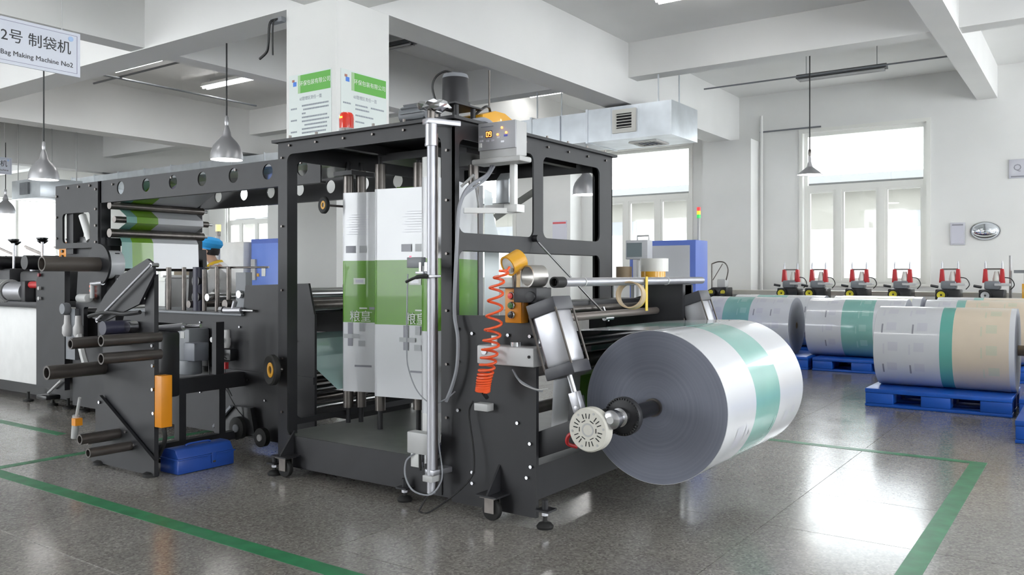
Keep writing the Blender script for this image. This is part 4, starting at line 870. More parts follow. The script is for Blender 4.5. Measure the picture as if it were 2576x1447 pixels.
for k, (y, z) in enumerate(((8.50, 1.30), (8.50, 1.17), (8.50, 1.07))): MB().cyl((4.04, y, z), (4.02, y, z), .018, n=12).build('push_button', M_lgrey if k else mat('dark_red', (.2,.01,.02), .4), bm_)
for k, z in enumerate((1.195, 1.155, 1.115)): MB().lathe((4.08, 7.62, z), (-1,0,0), [(.001,0),(.016,0),(.016,.012),(.001,.014)], 12).build('red_lamp', mat('lit_red', (.8,.1,.05), .3, emit=(1,.14,.06), estr=1.2), bm_)
opn = MB().box(4.12, 4.20, 8.14, 8.30, 1.44, 1.62).build('orange_panel', M_orange, bm_, bevel=.006)
for k in range(3): MB().cyl((4.12, 8.22, 1.48 + k*.05), (4.105, 8.22, 1.48 + k*.05), .014, n=12).build('button', M_blackp, opn)
MB().box(4.10, 4.3, 7.5, 8.14, 1.40, 1.62).build('upper_cover', M_black, bm_, bevel=.02)
hw = MB().cyl((3.98, 7.48, 1.09), (4.02, 7.72, 1.085), .040, n=18).build('crank_handle', M_lgrey, bm_, bevel=.01); MB().cyl((4.0, 7.46, 1.09), (4.0, 7.46, 1.23), .02).build('crank_arm', M_lgrey, hw); MB().cyl((4.0, 7.46, 1.22), (4.0, 7.28, 1.23), .02).build('crank_arm', M_alu, hw)
MB().lathe((4.06, 8.0, .98), (-1,0,0), [(.001,0),(.055,0),(.06,.02),(.05,.06),(.001,.06)], 18).build('grey_knob', M_grey, bm_); MB().box(4.06, 4.10, 7.88, 8.06, .5, .98).build('knob_post', M_grey, bm_)
for k, y in enumerate((7.98, 7.78)): MB().lathe((4.04, y, .72), (0,0,1), [(.001,0),(.03,0),(.045,.03),(.045,.09),(.03,.12),(.026,.2),(.001,.2)], 16).build('filter_cup', mat('pale_plastic', (.50,.49,.49), .4), bm_)
cable('white_hose', [(4.02, 7.72, .74), (4.0, 7.66, .66), (4.0, 7.58, .50), (4.02, 7.54, .42)], .03, M_lgrey, bm_)
MB().cyl((4.02, 8.3, .16), (4.02, 8.05, .30), .012).build('pedal_arm', M_lgrey, bm_); MB().box(3.96, 4.10, 8.22, 8.42, .10, .14).build('pedal', M_blackp, bm_, bevel=.01)
for y in (7.35, 7.9, 8.2, 8.5, 9.0): MB().lathe((4.16, y, 0), (0,0,1), [(.001,0),(.05,0),(.05,.018),(.014,.03),(.014,.10),(.001,.10)], 16).build('levelling_foot', M_rubber, bm_)
# ================================================================ rolls on blue pallets
M_sidey = roll_side_mat('wound_edge_cross', (0.26, 0.27, 0.31))
for nd in M_sidey.node_tree.nodes:
    if nd.type == 'VECT_MATH' and nd.operation == 'MULTIPLY': nd.inputs[1].default_value = (1, 0, 1)
M_bluep = mat('pallet_blue', (0.012, 0.10, 0.50), .38, var=.06, vscale=5)
M_bluet = mat('pallet_blue', (0.012, 0.10, 0.50))
PH = .177
def pallet(x0, y0, label, lx=1.0, ly=1.26):
    p = thing('pallet', (x0+lx/2, y0+ly/2, 0), label, 'pallet', 'blue plastic pallets')
    MB().box(x0, x0+lx, y0, y0+ly, .135, PH).build('deck', M_bluep, p, bevel=.006)
    for i in range(3):
        yy = y0 + (ly-.26)*i/2
        for j in range(3):
            xx = x0 + (lx-.20)*j/2; MB().box(xx+.002, xx+.198, yy+.002, yy+.258, .03, .135).build('foot_block', M_bluep, p, bevel=.01)
    for j in range(3):
        xx = x0 + (lx-.20)*j/2; MB().box(xx, xx+.20, y0, y0+ly, 0.001, .03).build('runner', M_bluep, p, bevel=.004)
    return p
def roll_y(x, z, r, bands, label, marks=True, core=None, seed=1):
    """stored roll, axis along y; bands = [(y0,y1,mat)]"""
    ys = [b[0] for b in bands] + [b[1] for b in bands]; ya, yb = min(ys), max(ys)
    t = thing('stored_film_roll', (x, (ya+yb)/2, z-r), label, 'roll', 'printed film rolls on pallets')
    for y0, y1, m in bands: MB().pipe((x, y0, z), (x, y1, z), r, r-.02, n=72).build('wound_film', m, t)
    MB().pipe((x, ya-.002, z), (x, yb+.002, z), r-.0025, .05, n=72).build('roll_end', M_sidey, t, origin=(x, ya, z))
    MB().pipe((x, ya-(core or .003), z), (x, yb+.003, z), .05, .038, n=24).build('paper_core', mat('brown_card', (.30,.225,.145), .6), t)
    if marks:
        rn = random.Random(seed)
        for k in range(4):
            a = PI*.62 + k*.52
            for y0, y1, m in bands:
                w = y1-y0
                if w < .25: continue
                pm = M_lilac if m is M_filmw else mat('pale_green_print', (.60,.585,.45), .3) if m is M_beige else mat('pale_teal_print', (.29,.53,.48), .3, coat=.4)
                for q in range(2 if w > .5 else 1):
                    c = y0 + w*(.3 + .42*q) + rn.uniform(-.02,.02); patch(MB(), 'y', (x, z), r, c-.05, c+.04, a, a+.22, 5).build('print_block', pm, t)
                    patch(MB(), 'y', (x, z), r, c+.07, c+.085, a+.05, a+.30, 5).build('print_mark', M_print if m is M_filmw and k % 2 else pm, t)
    return t
RZ = PH + .402
pallet(8.80, .63, 'blue pallet under the front roll with white, teal and beige bands')
roll_y(9.28, RZ, .40, [(1.24, 1.83, M_filmw), (1.13, 1.24, mat('deep_teal_print', (.13,.42,.36), .25, coat=.5)), (.665, 1.13, M_beige), (.62, .665, M_filmw)], 'front pallet roll in white, narrow teal and beige', core=.14, seed=2)
pallet(8.80, -.68, 'blue pallet cut by the right edge beside the front roll')
roll_y(9.30, RZ, .40, [(-.1, .42, M_beige), (-.66, -.1, M_filmw)], 'beige roll cut off by the right edge of the picture', seed=3)
pallet(7.50, -.74, 'empty blue pallet at the right edge nearest the camera')
pallet(11.65, 1.92, 'blue pallet under the white roll with a wide teal band, second row')
roll_y(12.10, RZ, .40, [(2.82, 3.29, M_filmw), (2.42, 2.82, M_teal), (2.05, 2.42, M_filmw)], 'white roll with wide teal band behind the front pallet roll', seed=4)
pallet(11.65, 3.24, 'blue pallet under the roll that shows its grey round end')
roll_y(12.10, RZ, .40, [(3.52, 4.09, M_filmw), (4.09, 4.48, M_teal), (4.48, 4.76, M_filmw)], 'white and teal roll showing its grey round end to the aisle', seed=5)
pallet(11.65, .6, 'blue pallet hidden behind the front roll, second row')
roll_y(12.10, RZ, .40, [(1.46, 1.82, M_filmw), (1.36, 1.46, M_teal), (.62, 1.36, M_beige)], 'beige roll with thin teal band just behind the front roll', seed=6)
for k, (y0, b, lb) in enumerate(((3.42, [(4.5, 4.86, M_filmw), (4.02, 4.5, M_teal), (3.45, 4.02, M_filmw)], 'white and teal roll at the far left of the back row'),
                            (2.05, [(2.08, 3.30, M_filmw)], 'plain white wrapped roll in the middle of the back row'),
                            (.62, [(1.42, 1.88, M_filmw), (1.30, 1.42, M_teal), (.66, 1.30, M_beige)], 'beige and teal roll at the right of the back row'))):
    pallet(13.0, y0, ('blue pallet under the far left roll of the back row', 'blue pallet under the plain white roll of the back row', 'blue pallet under the right roll of the back row')[k])
    roll_y(13.45, RZ, .40, b, lb, seed=7+k)
wr_ = MB().cyl((13.45, 2.2, RZ), (13.45, 3.2, RZ), .4045, n=48, caps=False).build('yellow_edge_wrap', mat('clear_wrap', (.80,.80,.66), .25)); tag(wr_, 'cream stretch wrap around the plain white roll of the back row', 'wrap')
# ================================================================ work bench with the row of bag sewing heads
bn = thing('work_bench', (15.75, 2.6, 0), 'long black work bench along the window wall under the red sewing heads', 'bench')
MB().box(15.35, 16.15, -1.6, 6.9, .815, .872).build('bench_top', M_black, bn, bevel=.006); MB().box(15.40, 15.44, -1.6, 6.9, .58, .815).build('bench_apron', M_black, bn)
for k in range(6):
    for x in (15.42, 16.04): MB().box(x, x+.06, -1.55 + k*1.66, -1.49 + k*1.66, 0, .815).build('bench_leg', M_black, bn)
MB().box(16.16, 16.64, -1.6, 6.9, .92, 1.0).build('sill_ledge', M_cream, bn)
def sewing_head(y, label, x=15.72, v=0):
    t = thing('sewing_head', (x, y, .873), label, 'sewing machine', 'red sewing heads on the bench')
    MB().box(x-.20, x+.18, y-.17, y+.20, .873, 1.06).build('base', M_blackp, t, bevel=.02)
    MB().box(x-.12, x+.12, y-.10, y+.13, 1.06, 1.20).build('gear_housing', M_grey, t, bevel=.03)
    for s_, h in ((.12, 0), (-.12, 0)):
        MB().prism([(y+s_-.042, 1.17), (y+s_+.042, 1.17), (y+s_+.024, 1.40), (y+s_-.024, 1.40)], 'x', x-.05, x+.05).build('red_upright', M_red, t, bevel=.006)
        MB().cyl((x, y+s_, 1.40), (x, y+s_, 1.50), .016, n=10).cyl((x, y+s_, 1.50), (x, y+s_, 1.53), .008, n=8).build('tension_post', M_alu, t)
    MB().box(x-.03, x+.03, y-.12, y+.12, 1.385, 1.41).build('crossbar', M_dsteel, t)
    fw_ = MB().lathe((x-.24, y+.10, .966), (-1,0,0), [(.045,0),(.085,0),(.09,.02),(.085,.04),(.045,.03)], 22).build('flywheel', M_rubber, t)
    MB().lathe((x-.245, y+.10, .966), (-1,0,0), [(.018,0),(.062,0),(.062,.042),(.018,.03)], 22).build('wheel_hub', M_lgrey if v == 2 else mat('lime_yellow', (.62,.55,.03), .4), fw_)
    MB().cyl((x-.24, y+.10, .966), (x-.1, y+.10, .98), .02).build('wheel_axle', M_dsteel, fw_)
    MB().cyl((x-.1, y+.17, 1.10), (x-.16, y+.27, 1.12), .022).build('lever_knob', M_blackp, t)
    MB().lathe((x, y-.04, 1.20), (0,0,1), [(.001,0),(.055,0),(.06,.03),(.03,.16),(.001,.16)], 14).build('thread_cone', mat('thread_white', (.72,.71,.66), .7), t)
    MB().box(x-.16, x+.05, y-.24, y-.02, 1.12, 1.16).build('cloth_plate', M_lgrey, t, bevel=.006)
    MB().sweep(smooth_path([(x, y-.12, 1.26), (x-.02, y-.24, 1.24), (x-.02, y-.29, 1.14), (x-.04, y-.24, 1.06)]), .008).build('power_cord', M_bwire, t)
names = ['red sewing head at the left end of the bench', 'red sewing head second from the left, before the window', 'red sewing head under the left part of the window', 'red sewing head under the right part of the window', 'red sewing head just right of the window', 'red sewing head with grey wheel below the oval mirror']
for k, px_c in enumerate((1990, 2060, 2162, 2270, 2390, 2500)):
    q = at(px_c, 740, x=15.72); sewing_head(q.y, names[k], v=2 if k == 5 else 0)
q = at(1815, 740, x=15.72)
lo = thing('looper_frame', (15.72, q.y, .873), 'small wheeled frame with curved wire arms left of the red heads', 'machine')
MB().box(15.55, 15.9, q.y-.16, q.y+.16, .873, 1.06).build('base', M_blackp, lo, bevel=.02)
for s_ in (-.12, .12): w_ = MB().cyl((15.47, q.y+s_, .965), (15.50, q.y+s_, .952), .075, n=20).build('wheel', M_rubber, lo); MB().cyl((15.46, q.y+s_, .965), (15.50, q.y+s_, .965), .045, n=16).build('wheel_hub', mat('lime_yellow', (.62,.55,.03), .4), w_)
MB().box(15.6, 15.8, q.y-.12, q.y+.05, 1.06, 1.22).build('head', M_lgrey, lo, bevel=.02)
MB().cyl((15.65, q.y+.17, 1.0), (15.65, q.y+.17, 1.52), .014).build('mast', M_dsteel, lo)
MB().sweep(smooth_path([(15.65, q.y+.17, 1.52), (15.65, q.y+.03, 1.56), (15.65, q.y-.10, 1.53), (15.65, q.y-.16, 1.40), (15.65, q.y-.12, 1.2)]), .012).build('curved_arm', M_dsteel, lo)
MB().cyl((15.65, q.y+.15, 1.2), (15.65, q.y-.05, 1.52), .008).build('stay', M_dsteel, lo)
yb_ = tag(MB().box(15.5, 15.7, .72, .98, .873, 1.16).build('yellow_carton', M_yellow, bevel=.004), 'yellow printed carton at the right end of the bench', 'box')
MB().cbox((15.497, .85, 1.0), (.004, .12, .08)).build('carton_print', M_red, yb_)
ty = at(2542, 700, x=15.9).y
mp = tag(MB().cyl((15.9, ty, .873), (15.9, ty, 1.62), .022, n=12).build('grey_mast', M_lgrey), 'thin grey mast standing on the bench beside the last sewing head', 'mast')
MB().box(15.7, 15.9, ty-.26, ty-.2, .873, 1.35).build('mast_bracket', M_grey, mp); MB().box(15.7, 15.9, ty-.26, ty-.06, 1.33, 1.38).build('mast_arm', M_grey, mp)
# ================================================================ cabinets and control panels in the background
M_cabblue = mat('cabinet_blue', (.10,.17,.55), .4)
def blue_cabinet(x0, x1, y0, y1, h, label):
    c = thing('control_cabinet', ((x0+x1)/2, (y0+y1)/2, 0), label, 'cabinet')
    MB().box(x0, x1, y0, y1, 0.0, h).build('body', M_cabblue, c, bevel=.01)
    return c
bc1 = blue_cabinet(10.5, 10.92, 4.38, 5.36, 1.77, 'blue control cabinet with grey door behind the tape rolls')
d_ = MB().box(10.485, 10.5, 4.46, 5.30, .08, 1.70).build('door', mat('door_grey', (.52,.53,.56), .4), bc1, bevel=.004); MB().box(10.47, 10.485, 4.52, 4.55, .9, 1.05).build('handle', M_blackp, d_)
MB().cyl((10.7, 4.42, 1.77), (10.7, 4.42, 2.07), .02).build('signal_pole', M_lgrey, bc1)
for k, c in enumerate(((.02,.4,.08), (.7,.45,.02), (.8,.03,.03))): MB().cyl((10.7, 4.42, 2.07 + k*.05), (10.7, 4.42, 2.118 + k*.05), .026, n=14).build('signal_lamp', mat('signal_%d' % k, c, .3, emit=c, estr=.6), bc1)
mq = at(1600, 650, x=9.6)
mn = thing('operator_panel', (9.6, mq.y, 0), 'grey operator panel with screen on a pole in front of the blue cabinet', 'control panel')
MB().box(9.6, 9.75, mq.y-.16, mq.y+.15, 1.50, 1.745).build('housing', mat('door_grey', (.52,.53,.56), .4), mn, bevel=.01); MB().box(9.592, 9.6, mq.y-.08, mq.y+.13, 1.53, 1.71).build('screen', mat('screen_glass', (.18,.22,.24), .15), mn)
MB().cyl((9.68, mq.y, 0), (9.68, mq.y, 1.5), .03).build('pole', M_lgrey, mn); MB().cyl((9.68, mq.y, 0), (9.68, mq.y, .02), .2, n=24).build('pole_base', M_lgrey, mn)
MB().sweep([(9.68, mq.y+.02, 1.745), (9.68, mq.y+.02, 1.80), (9.68, mq.y-.14, 1.80), (9.68, mq.y-.14, 1.745)], .012).build('handle', M_lgrey, mn)
bc2 = blue_cabinet(8.5, 9.1, 9.2, 11.06, 1.87, 'bright blue cabinet standing behind the worker')
d_ = MB().box(8.485, 8.5, 10.2, 11.02, .08, 1.80).build('door', mat('light_blue', (.16,.27,.75), .4), bc2, bevel=.004); MB().cbox((8.478, 10.72, 1.36), (.01, .09, .16)).build('notice', M_white, d_); MB().cbox((8.478, 10.86, 1.30), (.01,.05,.05)).build('warning_label', M_yellow, d_)
MB().box(8.45, 8.5, 10.9, 11.0, 1.22, 1.55).build('switch_column', M_lgrey, bc2)
gc = thing('white_machine_cover', (8.7, 11.7, 0), 'pale grey machine cover between the worker and the blue cabinet', 'machine')
MB().box(8.4, 9.2, 11.12, 12.6, 0, 1.83).build('cover', M_white, gc, bevel=.02); MB().cyl((8.45, 11.9, 1.83), (8.45, 11.9, 2.0), .02).build('signal_pole', M_lgrey, gc)
sl = at(549, 585, x=8.0); yl = thing('signal_tower', (sl.x, sl.y, 0), 'slim signal tower with amber lamp above the worker', 'lamp')
MB().cyl((sl.x, sl.y, 0), (sl.x, sl.y, sl.z-.06), .03).build('pole', M_lgrey, yl); MB().cyl((sl.x, sl.y, sl.z-.06), (sl.x, sl.y, sl.z+.02), .035).build('lamp_body', M_dsteel, yl); MB().cyl((sl.x, sl.y, sl.z+.02), (sl.x, sl.y, sl.z+.12), .04).build('amber_lamp', mat('lit_yellow', (.9,.6,.05), .3, emit=(1,.7,.1), estr=2), yl)
gb = thing('small_feeder', (5.54, 8.35, 0), 'grey feeder block between the pins and the worker', 'machine')
MB().box(5.42, 5.66, 8.12, 8.58, 0, 1.27).build('body', M_lgrey, gb, bevel=.02); MB().box(5.41, 5.67, 8.11, 8.59, 1.27, 1.30).build('top', M_white, gb)
tag(MB().box(5.45, 5.63, 8.22, 8.44, 1.30, 1.45).build('cardboard_box', mat('carton', (.45,.38,.29), .6)), 'small brown carton on the feeder before the worker', 'box')
# ================================================================ the worker
def skin_mesh(name, joints, edges, m, parent, sub=2):
    me = bpy.data.meshes.new(name); me.from_pydata([Vector(j[0]) for j in joints], edges, [])
    o = bpy.data.objects.new(name, me); C.objects.link(o)
    o.modifiers.new('skin', 'SKIN'); s_ = o.modifiers.new('sub', 'SUBSURF'); s_.levels = sub; s_.render_levels = sub
    for v, j in zip(me.skin_vertices[0].data, joints):
        r = j[1]; v.radius = r if isinstance(r, tuple) else (r, r)
    me.skin_vertices[0].data[0].use_root = True
    dg = bpy.context.evaluated_depsgraph_get(); res = bpy.data.meshes.new_from_object(o.evaluated_get(dg))
    bpy.data.objects.remove(o); res.name = name; res.materials.clear(); res.materials.append(m); res.shade_smooth()
    return link(name, res, (0,0,0), parent)
PB = Vector((6.21, 8.25, 0)); fw = Vector((-.5746, .8185, 0)); lf_ = Vector((-.8185, -.5746, 0))
person = thing('person', (0,0,0), 'worker in blue cap and white coat with yellow collar, bending over a machine', 'person')
J = lambda f, l, z: PB + fw*f + lf_*l + Vector((0,0,z))
jn = [(J(0,0,.92), .13), (J(.09,0,1.12), .12), (J(.24,0,1.30), .13), (J(.31,0,1.42), .07), (J(.35,0,1.475), .052), (J(.385,0,1.54), .075), (J(.40,0,1.63), .082), (J(.40,0,1.70), .05)]
ed = [(0,1),(1,2),(2,3),(3,4),(4,5),(5,6),(6,7)]
for s_ in (1, -1):
    b0 = len(jn); jn += [(J(.25,.17*s_,1.36), .062), (J(.32,.22*s_,1.12), .045), (J(.46,.15*s_,1.16), .034), (J(.53,.14*s_,1.165), .030)]
    ed += [(2,b0),(b0,b0+1),(b0+1,b0+2),(b0+2,b0+3)]
    for q in range(4):
        f0 = len(jn); o_ = (-.030 + .020*q); jn += [(J(.575,(.14+o_)*s_,1.16), .010), (J(.605+.01*(q in (1,2)),(.14+o_)*s_,1.145), .009), (J(.618,(.14+o_)*s_,1.12), .008)]
        ed += [(b0+3,f0),(f0,f0+1),(f0+1,f0+2)]
    f0 = len(jn); jn += [(J(.545,.095*s_,1.155), .010), (J(.575,.08*s_,1.14), .009)]; ed += [(b0+3,f0),(f0,f0+1)]
    l0 = len(jn); jn += [(J(0,.10*s_,.84), .095), (J(.03,.11*s_,.48), .062), (J(-.03,.12*s_,.09), .042), (J(.13,.13*s_,.045), .035)]
    ed += [(0,l0),(l0,l0+1),(l0+1,l0+2),(l0+2,l0+3)]
body = skin_mesh('body', jn, ed, mat('skin_tone', (.56,.36,.27), .5), person)
cj = [(J(-.01,0,.78), (.20,.17)), (J(0,0,.95), (.17,.15)), (J(.09,0,1.12), (.165,.145)), (J(.23,0,1.30), (.17,.15)), (J(.30,0,1.41), .10)]; ce = [(0,1),(1,2),(2,3),(3,4)]
for s_ in (1, -1):
    b0 = len(cj); cj += [(J(.25,.18*s_,1.35), .082), (J(.32,.225*s_,1.12), .066), (J(.44,.155*s_,1.158), .052)]; ce += [(3,b0),(b0,b0+1),(b0+1,b0+2)]
skin_mesh('coat', cj, ce, mat('coat_white', (.80,.80,.80), .8, bump=.2, bscale=18), person)
tj = [(J(0,0,.90), .14)]; te = []
for s_ in (1, -1):
    b0 = len(tj); tj += [(J(0,.10*s_,.82), .108), (J(.03,.11*s_,.48), .085), (J(-.03,.12*s_,.12), .075)]; te += [(0,b0),(b0,b0+1),(b0+1,b0+2)]
skin_mesh('trousers', tj, te, mat('trousers_navy', (.03,.035,.06), .8), person)
for s_ in (1, -1): MB().bar(J(-.09,.125*s_,.035), J(.18,.13*s_,.035), .10, .07).build('shoe', M_rubber, person, bevel=.02)
cap = MB().lathe(J(.375,0,1.615), (.10,-.14,1), [(.088,0),(.125,.025),(.14,.06),(.125,.10),(.08,.128),(.001,.135)], 28).build('cap', mat('cap_blue', (.03,.36,.80), .8, bump=.6, bscale=30), person)
MB().lathe(J(.377,0,1.60), (.10,-.14,1), [(.084,0),(.093,0),(.095,.025),(.088,.03)], 28).build('cap_band', mat('cap_blue', (.03,.36,.80), .8), person)
MB().lathe(J(.31,0,1.40), fw*.45 + Vector((0,0,1)), [(.075,0),(.105,.005),(.10,.04),(.07,.055)], 24).build('collar', mat('collar_yellow', (.85,.55,.03), .7), person)
for s_ in (1, -1):
    MB().ball(J(.477, .032*s_, 1.585), .011, 10).build('eye', M_ink, person); MB().lathe(J(.39, .083*s_, 1.575), lf_*s_, [(.001,-.005),(.020,-.005),(.022,.006),(.001,.010)], 12).build('ear', mat('skin_tone', (.56,.36,.27)), person)
MB().cyl(J(.47,0,1.575), J(.493,0,1.548), .008, .014, 10).build('nose', mat('skin_tone', (.56,.36,.27)), person)
MB().lathe(J(.415,0,1.535), fw, [(.062,.0),(.06,.04),(.035,.062),(.001,.066)], 18).build('face_mask', mat('mask_white', (.78,.78,.78), .8), person)
MB().lathe(J(.35,0,1.565), (.05,-.07,1), [(.072,-.03),(.084,.0),(.086,.05)], 20).build('hair', mat('black_hair', (.012,.010,.010), .6), person)
# ================================================================ lamps, ducts, pipes, posters and signs
M_shade = mat('spun_aluminium', (.50,.50,.52), .32, .7)
M_bulb = mat('lit_bulb', (1,1,1), .4, emit=(1.0,.98,.95), estr=8.0)
def pendant(px, py, d, r, label, ztop, shallow=False):
    c = at(px, py, d=d); t = thing('pendant_lamp', (c.x, c.y, c.z), label, 'lamp', 'metal pendant lamps')
    if shallow:
        prof = [(r, 0), (r*.8, .04), (r*.42, .10), (r*.24, .13), (r*.12, .22), (.02, .30), (.012, .33)]
    else:
        k_ = r/.192; prof = [(r, 0), (r*.985, .05*k_), (r*.92, .11*k_), (r*.80, .165*k_), (r*.62, .215*k_), (r*.42, .255*k_), (r*.29, .285*k_), (r*.25, .33*k_), (.03*k_, .385*k_), (.014*k_, .43*k_)]
    prof = prof + [(max(.008, a-.008), h-.002) for a, h in reversed(prof[:-2])]
    MB().lathe(c, (0,0,1), prof, 36).build('lamp_shade', M_shade, t)
    MB().lathe(c, (0,0,1), [(r*.94, .006), (r*.5, .012), (.001, .014)], 30).build('lamp_lens', M_bulb, t)
    h = prof[6][1] if shallow else .43*k_
    MB().cyl(c + Vector((0,0,h-.02)), (c.x, c.y, ztop), .010, n=8).build('lamp_cord', M_bwire, t)
    MB().lathe((c.x, c.y, c.z+h-.02), (0,0,1), [(.02,0),(.026,.03),(.022,.10),(.008,.12)], 14).build('lamp_socket', M_dsteel if shallow else M_shade, t)
    return t
pendant(570, 402, 10.0, .192, 'bell-shaped metal pendant lamp left of the white column', 4.08)
pendant(110, 452, 11.6, .194, 'bell-shaped metal pendant lamp at the left above the end plate', 5.05)
pendant(14, 538, 17.5, .19, 'small far pendant lamp cut by the left edge', 4.08)
pendant(1474, 490, 14.5, .242, 'pendant lamp seen through the upper window of the tower frame', 3.50)
pendant(2037, 440, 13.7, .202, 'shallow conical pendant lamp in front of the right window', 5.05, True)
# ceiling fluorescent fittings
def fluor(x, y0, y1, z, label, lit=True, hang=True):
    t = thing('fluorescent_light', (x, (y0+y1)/2, z), label, 'light', 'fluorescent ceiling lights')
    MB().prism([(x-.09, z+.02), (x+.09, z+.02), (x+.05, z+.09), (x-.05, z+.09)], 'y', y0, y1).build('reflector', M_white if lit else mat('shaded_reflector', (.10,.105,.11), .45), t)  # unlit fittings get a shaded copy of the white reflector colour
    for s_ in (-.045, .045):
        MB().cyl((x+s_, y0+.03, z), (x+s_, y1-.03, z), .019, n=12).build('tube', M_lamp if lit else M_lgrey, t)
    if z < 4.96:
        for yy in (y0+.15, y1-.15): MB().cyl((x, yy, z+.09), (x, yy, ZC), .008, n=8).build('hanger', M_lgrey, t)
fluor(8.0, 12.78, 14.25, 4.90, 'lit fluorescent tube far left, beside the sign')
fluor(9.75, 12.64, 14.1, 4.90, 'lit fluorescent tube behind the bell lamp cord')
fluor(13.95, 8.15, 9.4, 4.90, 'lit fluorescent tube above the silver duct')
fluor(10.15, 3.3, 4.8, 4.92, 'lit fluorescent tube at the top edge above the middle bay')
fluor(9.75, 8.72, 9.5, 4.90, 'short dark fluorescent fitting right of the white column', False)
fluor(14.3, 2.74, 4.15, 4.58, 'dark unlit fluorescent fitting hung on a thin pipe at right', False)
fluor(3.6, 9.2, 10.7, 4.92, 'unseen lit fluorescent tube added over the aisle for extra light')  # this and the next three fittings are unseen, added to light the hall
fluor(3.6, 2.2, 3.7, 4.92, 'unseen lit fluorescent tube added above the tower for extra light')  # out of view, put in as extra overhead light
fluor(9.6, -2.0, -.5, 4.92, 'unseen lit fluorescent tube added overhead at right for extra light')  # added outside the view for more light
fluor(14.3, 11.0, 12.5, 4.92, 'unseen lit fluorescent tube added far behind the duct for extra light')  # added out of sight to brighten the back bays
def conduit(pts, r, label, m=None):
    o = MB().sweep(pts, r, 8).build('conduit_pipe', m or M_grey); tag(o, label, 'pipe'); return o
conduit([(14.2, 1.785, 4.63), (14.2, 5.765, 4.63)], .014, 'thin pipe carrying the dark fluorescent fitting at right')
conduit([(14.1, 2.6, 5.03), (14.1, 4.8, 5.03)], .018, 'pale conduit strip on the ceiling above the dark fitting', M_lgrey)
conduit([(7.3, 13.5, 4.62), (10.5, 13.5, 4.62)], .018, 'grey conduit across the bay at far left')
conduit([(7.75, 11.5, 4.66), (7.75, 14.4, 4.66)], .018, 'grey conduit running under the far left ceiling')
qa, qb = at(1912, 333, x=17.17), at(2065, 318, x=17.17)
conduit([qa, qb], .016, 'horizontal conduit on the wall left of the right window')
conduit([(17.13, 5.70, .95), (17.13, 5.70, 4.6)], .03, 'vertical pipe in the corner beside the right wall column', M_wall)
cb_ = at(703, 118, x=5.70); 
bl = MB().sweep(smooth_path([(5.76, 7.02, 3.98), (5.70, 7.10, 3.95), (5.70, 7.13, 3.75), (5.72, 7.18, 3.66), (5.74, 7.32, 3.61)]), .014, 8).build('black_cable_loop', M_bwire); tag(bl, 'black cable loop hanging from the beam left of the column', 'cable')
MB().sweep(smooth_path([(5.76, 7.0, 3.98), (5.70, 7.05, 3.94), (5.70, 7.06, 3.6)]), .009, 8).build('cable_end', M_bwire, bl); MB().box(5.73, 5.79, 6.96, 7.14, 3.95, 4.0).build('cable_clip', M_grey, bl)
an = MB().cyl((4.25, 3.16, 2.26), (4.25, 3.16, 2.60), .006, n=8).build('whip_rod', M_dsteel, tower)
# galvanised air duct
DX0, DX1, DZ0, DZ1 = 12.07, 13.1, 3.50, 4.04
du = thing('air_duct', ((DX0+DX1)/2, 16.0, DZ0), 'galvanised rectangular air duct with a grille under the ceiling', 'duct')
ysec = [5.43, 6.95, 8.1, 9.3, 10.5, 11.7, 12.9, 14.1, 15.3, 16.5, 17.7, 18.9, 20.1, 21.3, 22.5, 23.7]
for a, b in zip(ysec[:-1], ysec[1:]):
    i = ysec.index(a); e = .0 if i == 0 else .05
    MB().box(DX0+e, DX1-e, a+.004, b-.004, DZ0+e*.4, DZ1-e*.4).build('duct_section', M_zinc, du)
    MB().prism(rect(DX0-.012+e, DX1+.012-e, DZ0-.012, DZ1+.012), 'y', b-.02, b+.02, [rect(DX0+.02+e, DX1-.02-e, DZ0+.03, DZ1-.03)]).build('duct_flange', M_zinc, du)
for a in (6.0, 6.5, 7.5, 8.7, 9.9): MB().box(DX0-.004+(.05 if a > 6.95 else 0), DX0+.02, a-.006, a+.006, DZ0+.03, DZ1-.03).build('duct_seam', M_zinc, du)
def grille(y, z, par):
    g = MB().prism(rect(y-.21, y+.21, z-.19, z+.19), 'x', DX0-.035, DX0, [rect(y-.14, y+.14, z-.12, z+.12)]).build('grille_frame', mat('grille_beige', (.72,.71,.66), .5), par)
    MB().box(DX0-.012, DX0-.006, y-.14, y+.14, z-.12, z+.12).build('grille_back', M_hole, g)
    for k in range(5): MB().bar((DX0-.022, y-.14, z-.096+k*.048), (DX0-.022, y+.14, z-.096+k*.048), .02, .012).build('grille_slat', mat('grille_beige', (.72,.71,.66), .5), g)
grille(6.25, 3.79, du)
gb_ = MB().prism(rect(12.4, 12.9, 5.85, 6.35), 'z', DZ0-.02, DZ0, [rect(12.47, 12.83, 5.92, 6.28)]).build('grille_frame', mat('grille_beige', (.72,.71,.66), .5), du)
for k in range(4): MB().box(12.47, 12.83, 5.95+k*.08, 5.97+k*.08, DZ0-.018, DZ0-.004).build('grille_slat', M_grey, gb_)
for y in (5.7, 8.0, 11.0, 14.0): MB().box(DX0+.1, DX0+.12, y, y+.02, DZ1, ZC).build('duct_hanger', M_zinc, du); MB().box(DX1-.12, DX1-.1, y, y+.02, DZ1, ZC).build('duct_hanger', M_zinc, du)
du2 = thing('fan_unit', (10.1, 20.8, 3.13), 'grey hanging air unit with a round-cornered grille at far left', 'air unit')
MB().box(9.6, 10.6, 20.2, 21.6, 3.13, 3.58).build('housing', M_zinc, du2, bevel=.01); MB().box(9.55, 9.6, 20.7, 21.1, 3.22, 3.5).build('grille', M_grey, du2)
